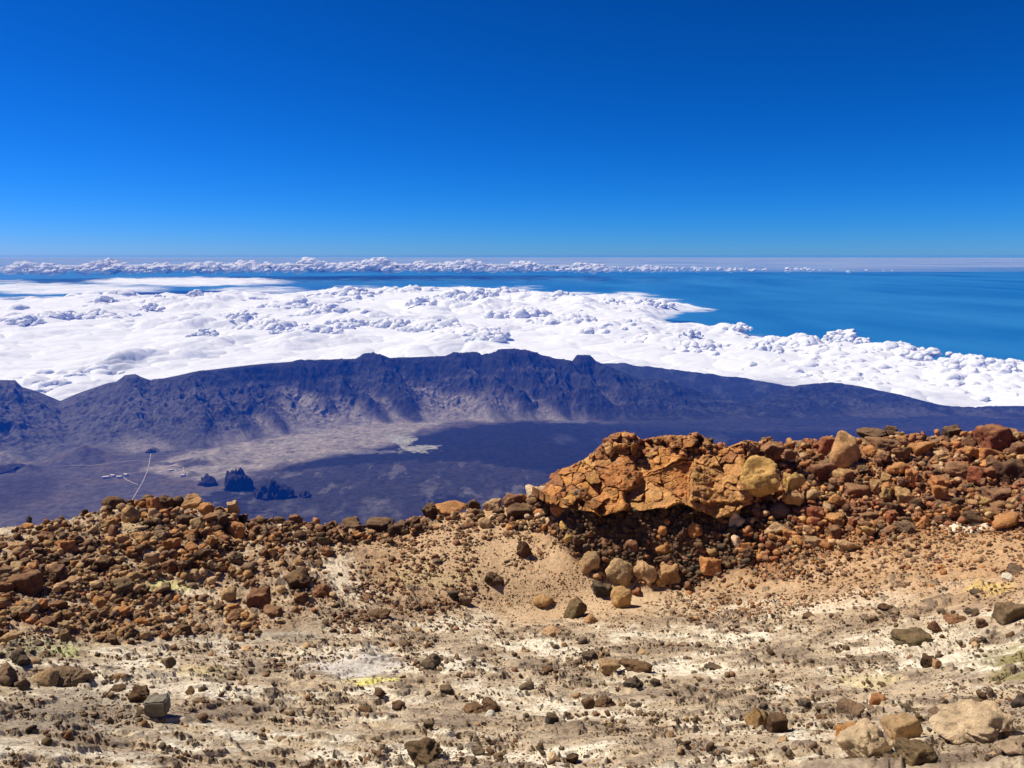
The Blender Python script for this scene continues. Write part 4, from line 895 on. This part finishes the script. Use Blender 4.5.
S(3328, [(700, 590), (760, 555), (850, 535), (1190, 515), (1190, 560), (900, 590), (800, 610), (700, 625), (640, 605)], 1.8, 7, 2.6, {'rust-brown': 4, 'grey-brown': 3, 'tan': 2, 'orange-brown': 2, 'dark brown': 2}, K_all, 'along the lower border of the right rubble', clump=(60, -0.1))
S(260, [(560, 482), (600, 452), (640, 440), (745, 446), (745, 456), (640, 452), (600, 466), (566, 492)], 3, 8, 2, {'rust-red': 4, 'orange-brown': 4, 'dark brown': 2}, K_all, 'on top of the outcrop', lift=0.5)
S(6656, [(-140, 635), (300, 625), (420, 620), (640, 620), (1190, 560), (1190, 770), (-140, 770)], 1.8, 6.5, 2.5, pal_plain, K_all, 'on the crater floor', clump=(75, 0.10))
S(620, [(-140, 640), (300, 628), (640, 630), (1190, 580), (1190, 770), (-140, 770)], 5, 13, 2.8, pal_plain, K_all, 'on the crater floor', clump=(75, 0.14))
S(11520, [(-140, 600), (420, 590), (640, 600), (1190, 560), (1190, 770), (-140, 770)], 1.1, 2.2, 2.0, pal_plain, K_all, 'on the crater floor', clump=(60, 0.0))
S(2600, [(380, 540), (560, 530), (700, 600), (600, 640), (300, 640), (330, 600)], 1.2, 2.6, 2.0, pal_left, K_all, 'in the sandy bowl', clump=(30, -0.05))
n_ = 420
tx_ = rng.uniform(534, 772, n_); f_ = rng.random(n_)
tt_ = np.interp(tx_, U, T); bb_ = np.interp(tx_, U, B); dep_ = np.where(tx_ < 600, rng.random(n_) ** 1.3 * 0.8, np.where((tx_ > 636) & (tx_ < 690), rng.random(n_) * 0.26, rng.random(n_) ** 2 * 0.16))
ty_ = tt_ + (bb_ - tt_) * dep_ + 0.5
ui = np.clip(((tx_ - 532) / 242 * (nu - 1)).astype(int), 0, nu - 1); vi = np.clip(((1 - dep_) * (nv - 1)).astype(int), 0, nv - 1)
rr_ = rad[vi, ui] + 0.06; a_, d_, _ = ray(tx_, ty_)
for i in range(n_):
    s_ = 2.2 + 5.5 * rng.random() ** 2.2; P_ = np.array((rr_[i] * math.sin(a_[i]), rr_[i] * math.cos(a_[i]), -rr_[i] * d_[i]))
    sc_.append(dict(px=tx_[i], py=ty_[i], w=s_ * rng.uniform(.9, 1.4), h=s_ * rng.uniform(.6, 1), col=['rust-red', 'orange-brown', 'rust-brown', 'dark brown', 'orange-brown', 'ochre'][int(rng.integers(6))], kind=K_all[int(rng.integers(5))], seed=int(rng.integers(1 << 20)), land=None, label=None, dent=None, hero=False, P=P_, mpp=P_[1] * CP / F - P_[2] * SP / F, lift=0, where='on top of the outcrop'))
# keep hidden-size duplicates out of the way of the boulders one can point at
hb = np.array([(q['px'], q['py'], q['w'], q['h']) for q in items])
def clear(q):
    if q['w'] < 4: return True
    d = (((hb[:, 0] - q['px']) / (0.5 * hb[:, 2] + 0.28 * q['w'])) ** 2 + ((hb[:, 1] + 0.1 * hb[:, 3] - q['py']) / (0.5 * hb[:, 3] + 0.25 * q['h'])) ** 2)
    return d.min() > 1
sc_ = [q for q in sc_ if clear(q)]
sc_.sort(key=lambda q: -q['w'] * q['h'])
# the largest become objects of their own, spaced so that each shows
N_OBJ = 300 - len(items)
chosen = []; rest = []
for q in sc_:
    if len(chosen) < N_OBJ and q['py'] < 766 and 2 < q['px'] < 1022 and all((q['px'] - c['px']) ** 2 + (1.5 * (q['py'] - c['py'])) ** 2 > (0.36 * (q['w'] + c['w'])) ** 2 for c in chosen):
        chosen.append(q)
    else:
        q['w'] = min(q['w'], 11); q['h'] = min(q['h'], 9)
        rest.append(q)
heroes = list(items)
for h_ in heroes:
    x, y = h_['px'], h_['py']
    def ins(poly): return polysd(np.array([x]), np.array([y]), poly)[0] > -6
    h_['where'] = ('on the left crest pile' if x < 250 and y < 575 and x > 75 else 'on the left rubble slope' if x < 345 and y < 630 else 'on the low middle crest' if x < 425 and y < 545 else
                   'in the shade under the outcrop' if 570 < x < 760 and 500 < y < 610 else 'on the rising middle crest' if x < 575 and y < 530 else 'in the right rubble' if x > 735 and y < 560 else 'on the crater floor')
def describe(q, L, rank_side=0):
    dx = q['px'] - L['px']; dy = q['py'] - L['py']
    d = math.hypot(dx, dy * 1.4)
    side = '' if abs(dx) < 0.38 * abs(dy) else ('right' if dx > 0 else 'left')
    fb = '' if abs(dy) < 0.3 * abs(dx) else ('in front' if dy > 0 else 'behind')
    far = 'close' if d < 22 else ('a little way' if d < 48 else 'well')
    if side and fb:
        rel = {('left', 'in front'): 'in front and left of', ('right', 'in front'): 'in front and right of', ('left', 'behind'): 'behind and left of', ('right', 'behind'): 'behind and right of'}[(side, fb)]
    elif side: rel = side + ' of'
    else: rel = 'in front of' if fb == 'in front' else 'behind'
    size = 'large' if q['w'] * q['mpp'] > 0.58 else ('mid-sized' if q['w'] * q['mpp'] > 0.40 else 'small')
    return f"{size} {q['col']} {q['kind']} rock {far} {rel} the {L['land']}"
used = set(q['label'] for q in heroes if q['label'])
lands = [q for q in heroes if q['land']]
for q in heroes + chosen:
    if q['label']: continue
    near_ = sorted(lands, key=lambda L: math.hypot(L['px'] - q['px'], 1.4 * (L['py'] - q['py'])))[:5]
    for L in near_:
        s = describe(q, L)
        if s not in used and len(s.split()) <= 16: break
    used.add(s); q['label'] = s
GROUPS = {'on the left crest pile': 'rocks piled on the left crest', 'on the left rubble slope': 'rocks on the left rubble slope', 'on the low middle crest': 'rocks along the middle crest', 'on the rising middle crest': 'rocks along the middle crest',
          'in the shade under the outcrop': 'rocks below the outcrop', 'in the right rubble': 'rocks in the right rubble', 'on the right skyline': 'rocks in the right rubble', 'along the lower border of the right rubble': 'rocks in the right rubble',
          'on top of the outcrop': 'rocks on top of the outcrop', 'on the crater floor': 'rocks on the crater floor', 'on the sandy middle slope': 'rocks in the sandy bowl', 'in the sandy bowl': 'rocks in the sandy bowl'}
def jitter(c, s, k=0.16):
    rg = np.random.default_rng(s + 5); f = 1 + rg.uniform(-k, k); return [max(0.01, v * f * (1 + rg.uniform(-.05, .05))) for v in c]
for i, q in enumerate(heroes + chosen):
    if q['hero']:
        v, f = rock_shape(500 + i, 5 if q['w'] > 34 else (4 if q['w'] > 15 else 3), q['kind'], q['dent'])
        me = mesh_from('rock_form', v, f, 3, True); me.materials.append(M_ROCK)
    else:
        me = lib_mesh(q['kind'], q['seed'] % 6)
    o = link('boulder' if q['w'] * q['mpp'] > 0.5 else 'rock', me)
    m_ = q['mpp']; sx = q['w'] * m_ / 2; sz = q['h'] * m_ / 2 * 1.12
    o.location = q['P']; o.scale = (sx, sx * (0.92 if q['hero'] else random.uniform(0.75, 1.05)), sz)
    if not q['hero']: o.rotation_euler = (random.uniform(-.2, .2), random.uniform(-.2, .2), random.uniform(0, 6.28))
    elif q['dent'] is None: o.rotation_euler = (0, random.uniform(-.12, .12), random.choice((0, 3.14159)) + random.uniform(-.15, .15))
    if q['hero'] and q['dent'] is None and 'tilted' in (q['label'] or ''): o.rotation_euler = (0, -0.35, 0)
    o.color = (*jitter([1.15 * v_ for v_ in PAL[q['col']]], i), 1)
    tag(o, q['label'], 'boulder' if q['w'] * m_ > 0.5 else 'rock', GROUPS.get(q['where'], 'rocks on the crater floor'))

# all the smaller stones nobody could count
TPL = {s: [rock_shape(3000 + 11 * i + s, s, KINDS_[i % 5])[0] for i in range(25)] for s in (2,)}
v1, f1 = ico(1)
TPL[1] = []
for i in range(20):
    rg = np.random.default_rng(i + 77); w = v1 * (1 + rg.uniform(-.28, .28, (len(v1), 1))); TPL[1].append(w)
ICO[1] = (v1, f1)
VS, FS, CS = [], [], []; base = 0
for q in rest:
    s = 2 if q['w'] > 3.4 else 1
    T_ = TPL[s][q['seed'] % len(TPL[s])]; f = ICO[s][1]
    rg = random.Random(q['seed']); a_ = rg.uniform(0, 6.283); b_ = rg.uniform(-.9, .9)
    ca, sa, cb, sb = math.cos(a_), math.sin(a_), math.cos(b_), math.sin(b_)
    Rm = np.array([[ca, -sa, 0], [sa, ca, 0], [0, 0, 1]]) @ np.array([[1, 0, 0], [0, cb, -sb], [0, sb, cb]])
    k = q['mpp'] / 2
    w = (T_ * np.array((q['w'] * k, q['w'] * k * rg.uniform(.45, 1), q['h'] * k))) @ Rm.T + q['P']
    VS.append(w); FS.append(f + base); base += len(w)
    CS.append(np.broadcast_to(np.array(jitter([1.3 * v_ for v_ in PAL[q['col']]], q['seed'], 0.3)), w.shape))
rm = mesh_from('rubble', np.concatenate(VS), np.concatenate(FS), 3, False, np.concatenate(CS))
tag(link('rubble', rm, M_RUBBLE), 'brown and rust volcanic rubble and gravel covering the crater slopes', 'rubble', kind='stuff')

# ------------------------------------------------------------------ squared grey block on the floor
import bmesh
def block_mesh(name, sx, sy, sz, bev, seed=0, rough=0.01):
    bm = bmesh.new(); bmesh.ops.create_cube(bm, size=1.0)
    for v in bm.verts: v.co = Vector((v.co.x * sx, v.co.y * sy, v.co.z * sz))
    bmesh.ops.bevel(bm, geom=bm.edges[:], offset=bev, segments=2, affect='EDGES')
    bmesh.ops.subdivide_edges(bm, edges=bm.edges[:], cuts=3, use_grid_fill=True)
    rg = random.Random(seed)
    for v in bm.verts: v.co += Vector((rg.uniform(-1, 1), rg.uniform(-1, 1), rg.uniform(-1, 1))) * rough
    me = bpy.data.meshes.new(name); bm.to_mesh(me); bm.free(); return me
P, M, _ = ground_hit([155], [717]); P = P[0]; M = M[0]
mcon, nt, b = newmat('weathered_grey_stone')
g = N(nt, 'ShaderNodeNewGeometry').outputs['Position']; n = noise_node(nt, g, 14, 6, .7)
nt.links.new(ramp(nt, n, [(0.3, (0.13, 0.115, 0.085)), (0.7, (0.24, 0.21, 0.16))]), b.inputs['Base Color']); bump(nt, b, n, .5, .03)
cb_ = link('stone_block', block_mesh('stone_block', 21 * M, 16 * M, 17 * M, 0.025, 3), mcon)
cb_.location = (P[0], P[1] + 0.1, P[2] + 8 * M); cb_.rotation_euler = (0.03, -0.03, 0.12)
tag(cb_, 'squared grey stone block lying on the pale crater floor, bottom left', 'block')

# ------------------------------------------------------------------ fumarole steam
def steam(px, py, wpx, hpx, dens, label):
    P, M, _ = ground_hit([px], [py]); P = P[0]; M = M[0]
    v, f = ICO[3]; me = mesh_from('fumarole_steam', v * np.array((wpx * M / 2, wpx * M / 2 * .7, hpx * M / 2)), f, 3, True)
    m = bpy.data.materials.new('steam'); m.use_nodes = True; nt = m.node_tree; nt.nodes.remove(nt.nodes['Principled BSDF'])
    pv = N(nt, 'ShaderNodeVolumePrincipled'); pv.inputs['Color'].default_value = (.95, .95, .95, 1)
    tc = N(nt, 'ShaderNodeTexCoord'); 
    n = noise_node(nt, tc.outputs['Object'], 2.2, 4, .6)
    ln = N(nt, 'ShaderNodeVectorMath', operation='LENGTH')
    mpg = N(nt, 'ShaderNodeMapping'); mpg.inputs['Scale'].default_value = (2 / (wpx * M), 2 / (wpx * M * .7), 2 / (hpx * M)); nt.links.new(tc.outputs['Object'], mpg.inputs['Vector']); nt.links.new(mpg.outputs[0], ln.inputs[0])
    fall = N(nt, 'ShaderNodeMapRange', interpolation_type='SMOOTHSTEP'); fall.inputs['From Min'].default_value = 1.0; fall.inputs['From Max'].default_value = 0.2; nt.links.new(ln.outputs['Value'], fall.inputs['Value'])
    r1 = N(nt, 'ShaderNodeMapRange'); r1.inputs['From Min'].default_value = .35; r1.inputs['From Max'].default_value = .75; nt.links.new(n, r1.inputs['Value'])
    mu = N(nt, 'ShaderNodeMath', operation='MULTIPLY'); nt.links.new(fall.outputs[0], mu.inputs[0]); nt.links.new(r1.outputs[0], mu.inputs[1])
    m3 = N(nt, 'ShaderNodeMath', operation='MULTIPLY'); nt.links.new(mu.outputs[0], m3.inputs[0]); m3.inputs[1].default_value = dens; nt.links.new(m3.outputs[0], pv.inputs['Density'])
    nt.links.new(pv.outputs[0], nt.nodes['Material Output'].inputs['Volume'])
    o = link('fumarole_steam', me, m); o.location = (P[0], P[1], P[2] + hpx * M * .35)
    tag(o, label, 'steam', kind='stuff')
steam(368, 680, 95, 44, 0.75, 'faint white steam drifting from the yellow sulphur vent')
0 and steam(30, 630, 130, 34, 0.8, 'faint steam drifting over the foot of the left rubble slope')

# ------------------------------------------------------------------ valley: dark pinnacles, roads, buildings
mpin, nt, b = newmat('dark_lava_rock')
g = N(nt, 'ShaderNodeNewGeometry').outputs['Position']; n = noise_node(nt, g, .03, 6, .7)
nt.links.new(ramp(nt, n, [(0.3, (0.012, 0.012, 0.016)), (0.7, (0.05, 0.04, 0.04))]), b.inputs['Base Color']); bump(nt, b, n, .8, 12)
PIN = [(237, 489, 24, 24, 'tallest dark rock pinnacle on the valley floor, left of the ragged ridge'), (247, 489, 12, 15, 'short dark pinnacle touching the right foot of the tallest pinnacle'), (268, 497, 26, 24, 'ragged dark rock ridge standing right of the tallest pinnacle'), (283, 497, 20, 16, 'dark rock hump at the right end of the ragged ridge'),
       (305, 497, 12, 8, 'small dark rock hump lying right of the ragged ridge'), (208, 485, 18, 13, 'low dark rock peak on the valley floor left of the tallest pinnacle'), (151, 452, 9, 4, 'small dark hill where the pale valley road ends'), (8, 470, 34, 7, 'dark wooded-looking lava hill at the left edge of the valley')]
for k, (x, y, w, h, lab) in enumerate(PIN):
    P, M = valley_hit(x, y)
    v, f = ICO[4]
    rgp = np.random.default_rng(900 + k); vv = v.copy()
    ang = np.arctan2(v[:, 1], v[:, 0]); up = np.clip(v[:, 2], -1, 1)
    prof_ = (1 - np.clip(up, 0, 1)) ** 0.5
    vv[:, 2] = up * (1 + 0.55 * noise3(v * np.array((3.1, 3.1, .6)) + k * 7, 40 + k)) + 0.25 * noise3(v * 7 + k, 60 + k)
    vv[:, :2] *= (1 + 0.35 * noise3(v * 2.3 + k * 3, 50 + k))[:, None]
    vv = vv * np.array((w * M / 2, w * M / 2 * 0.8, h * M * 0.72))
    o = link('rock_pinnacle' if k < 6 else 'lava_hill', mesh_from('pinnacle_form', vv, f, 3, False), mpin)
    o.location = (P[0], P[1], P[2] - 4)
    tag(o, lab, 'rock pinnacle' if k < 6 else 'hill', 'dark rock pinnacles in the valley' if k < 6 else 'dark hills in the valley')
P, M, _ = ground_hit([23], [529])
v, f = rock_shape(4321, 4, 'jagged'); v = v * (1 - 0.45 * sstep(-0.6, 1, v[:, 2]))[:, None] ** np.array((1, 1, 0))
o = link('boulder', mesh_from('rock_form', v, f, 3, True), M_ROCK); o.scale = (4.0 * M[0], 4 * M[0], 5.5 * M[0]); o.location = P[0] + np.array((0, .4, 0.06)); o.color = (.02, .028, .028, 1)
tag(o, 'small blackish cone-shaped rock poking above the skyline at the far left', 'rock', 'rocks on the left rubble slope')

mroad, nt, b = newmat('pale_road'); b.inputs['Base Color'].default_value = (.42, .35, .31, 1)
def road(name, pts, width, label):
    W_ = []
    for (x0, y0), (x1, y1) in zip(pts[:-1], pts[1:]):
        a_, _ = valley_hit(x0, y0); c_, _ = valley_hit(x1, y1)
        for t_ in np.linspace(0, 1, 14, endpoint=False): W_.append(a_ + (c_ - a_) * t_)
    W_.append(c_); W_ = np.array(W_)
    W_[:, 2] = [max(valley_z(p[0] + ox_, p[1] + oy_) for ox_ in (-12, 0, 12) for oy_ in (-12, 0, 12)) + 2.0 for p in W_]
    d = np.gradient(W_[:, :2], axis=0); d /= np.linalg.norm(d, axis=1)[:, None] + 1e-9; nrm = np.stack([-d[:, 1], d[:, 0], 0 * d[:, 0]], -1) * width / 2
    V = np.stack([W_ + nrm, W_ - nrm], 1).reshape(-1, 3); n = len(W_)
    f = [(2 * i, 2 * i + 1, 2 * i + 3, 2 * i + 2) for i in range(n - 1)]
    tag(link(name, mesh_from(name, V, f, 4, True), mroad), label, kind='structure')
road('road', [(151, 454), (148, 470), (143, 482), (136, 494), (131, 503)], 4.5, 'pale straight road crossing the valley floor')
road('road', [(107, 478), (122, 475), (144, 472), (165, 468), (183, 468), (185, 474)], 5, 'pale side road leading to the buildings')
road('path', [(121, 477), (130, 482), (138, 485)], 6, 'short pale track from the buildings to the road')
road('path', [(62, 467), (90, 466), (135, 461), (149, 462)], 5, 'faint track along the foot of the cone')
mwl, nt, b = newmat('white_wall'); b.inputs['Base Color'].default_value = (.78, .75, .70, 1)
mrf, nt, b = newmat('pale_roof'); b.inputs['Base Color'].default_value = (.62, .52, .45, 1)
mwn, nt, b = newmat('window_glass'); b.inputs['Base Color'].default_value = (.03, .035, .05, 1); b.inputs['Roughness'].default_value = .2
def building(x, y, L_, D_, Hh, rot, lab):
    P, M = valley_hit(x, y)
    root = bpy.data.objects.new('building', None); COL.objects.link(root); root.location = (P[0], P[1], P[2] - 1); root.rotation_euler = (0, 0, rot)
    tag(root, lab, 'building', 'small buildings on the valley floor')
    def bx(n, c, s, mt):
        me = box_mesh(n, c[0] - s[0] / 2, c[0] + s[0] / 2, c[1] - s[1] / 2, c[1] + s[1] / 2, c[2], c[2] + s[2]); return link(n, me, mt, root)
    bx('wall', (0, 0, 0), (L_, D_, Hh), mwl)
    e = 1.0; r_ = [(-L_ / 2 - e, -D_ / 2 - e, Hh), (L_ / 2 + e, -D_ / 2 - e, Hh), (L_ / 2 + e, D_ / 2 + e, Hh), (-L_ / 2 - e, D_ / 2 + e, Hh), (-L_ / 2 - e, 0, Hh + 3), (L_ / 2 + e, 0, Hh + 3)]
    me = bpy.data.meshes.new('roof'); me.from_pydata(r_, [], [(0, 1, 5, 4), (2, 3, 4, 5), (0, 4, 3), (1, 2, 5), (0, 3, 2, 1)]); link('roof', me, mrf, root)
    bx('door', (0, -D_ / 2 - .06, 0.05), (2, .3, 3.2), mwn)
    for k in (-.38, -.22, .22, .38): bx('window', (k * L_, -D_ / 2 - .06, Hh * .4), (2.2, .3, 2), mwn)
building(106, 478.5, 40, 22, 16, .3, 'white building at the left end of the valley hamlet')
building(113, 476.5, 30, 18, 13, -.2, 'second building from the left in the valley hamlet')
building(119.5, 478, 34, 18, 14, .1, 'largest building in the middle of the valley hamlet')
building(126, 476, 28, 18, 14, -.3, 'white building at the right end of the valley hamlet')
building(171, 471, 26, 16, 11, .3, 'pale small building alone at the far end of the side road')
building(183, 476, 24, 16, 11, .0, 'pale small building beside the bend of the side road')
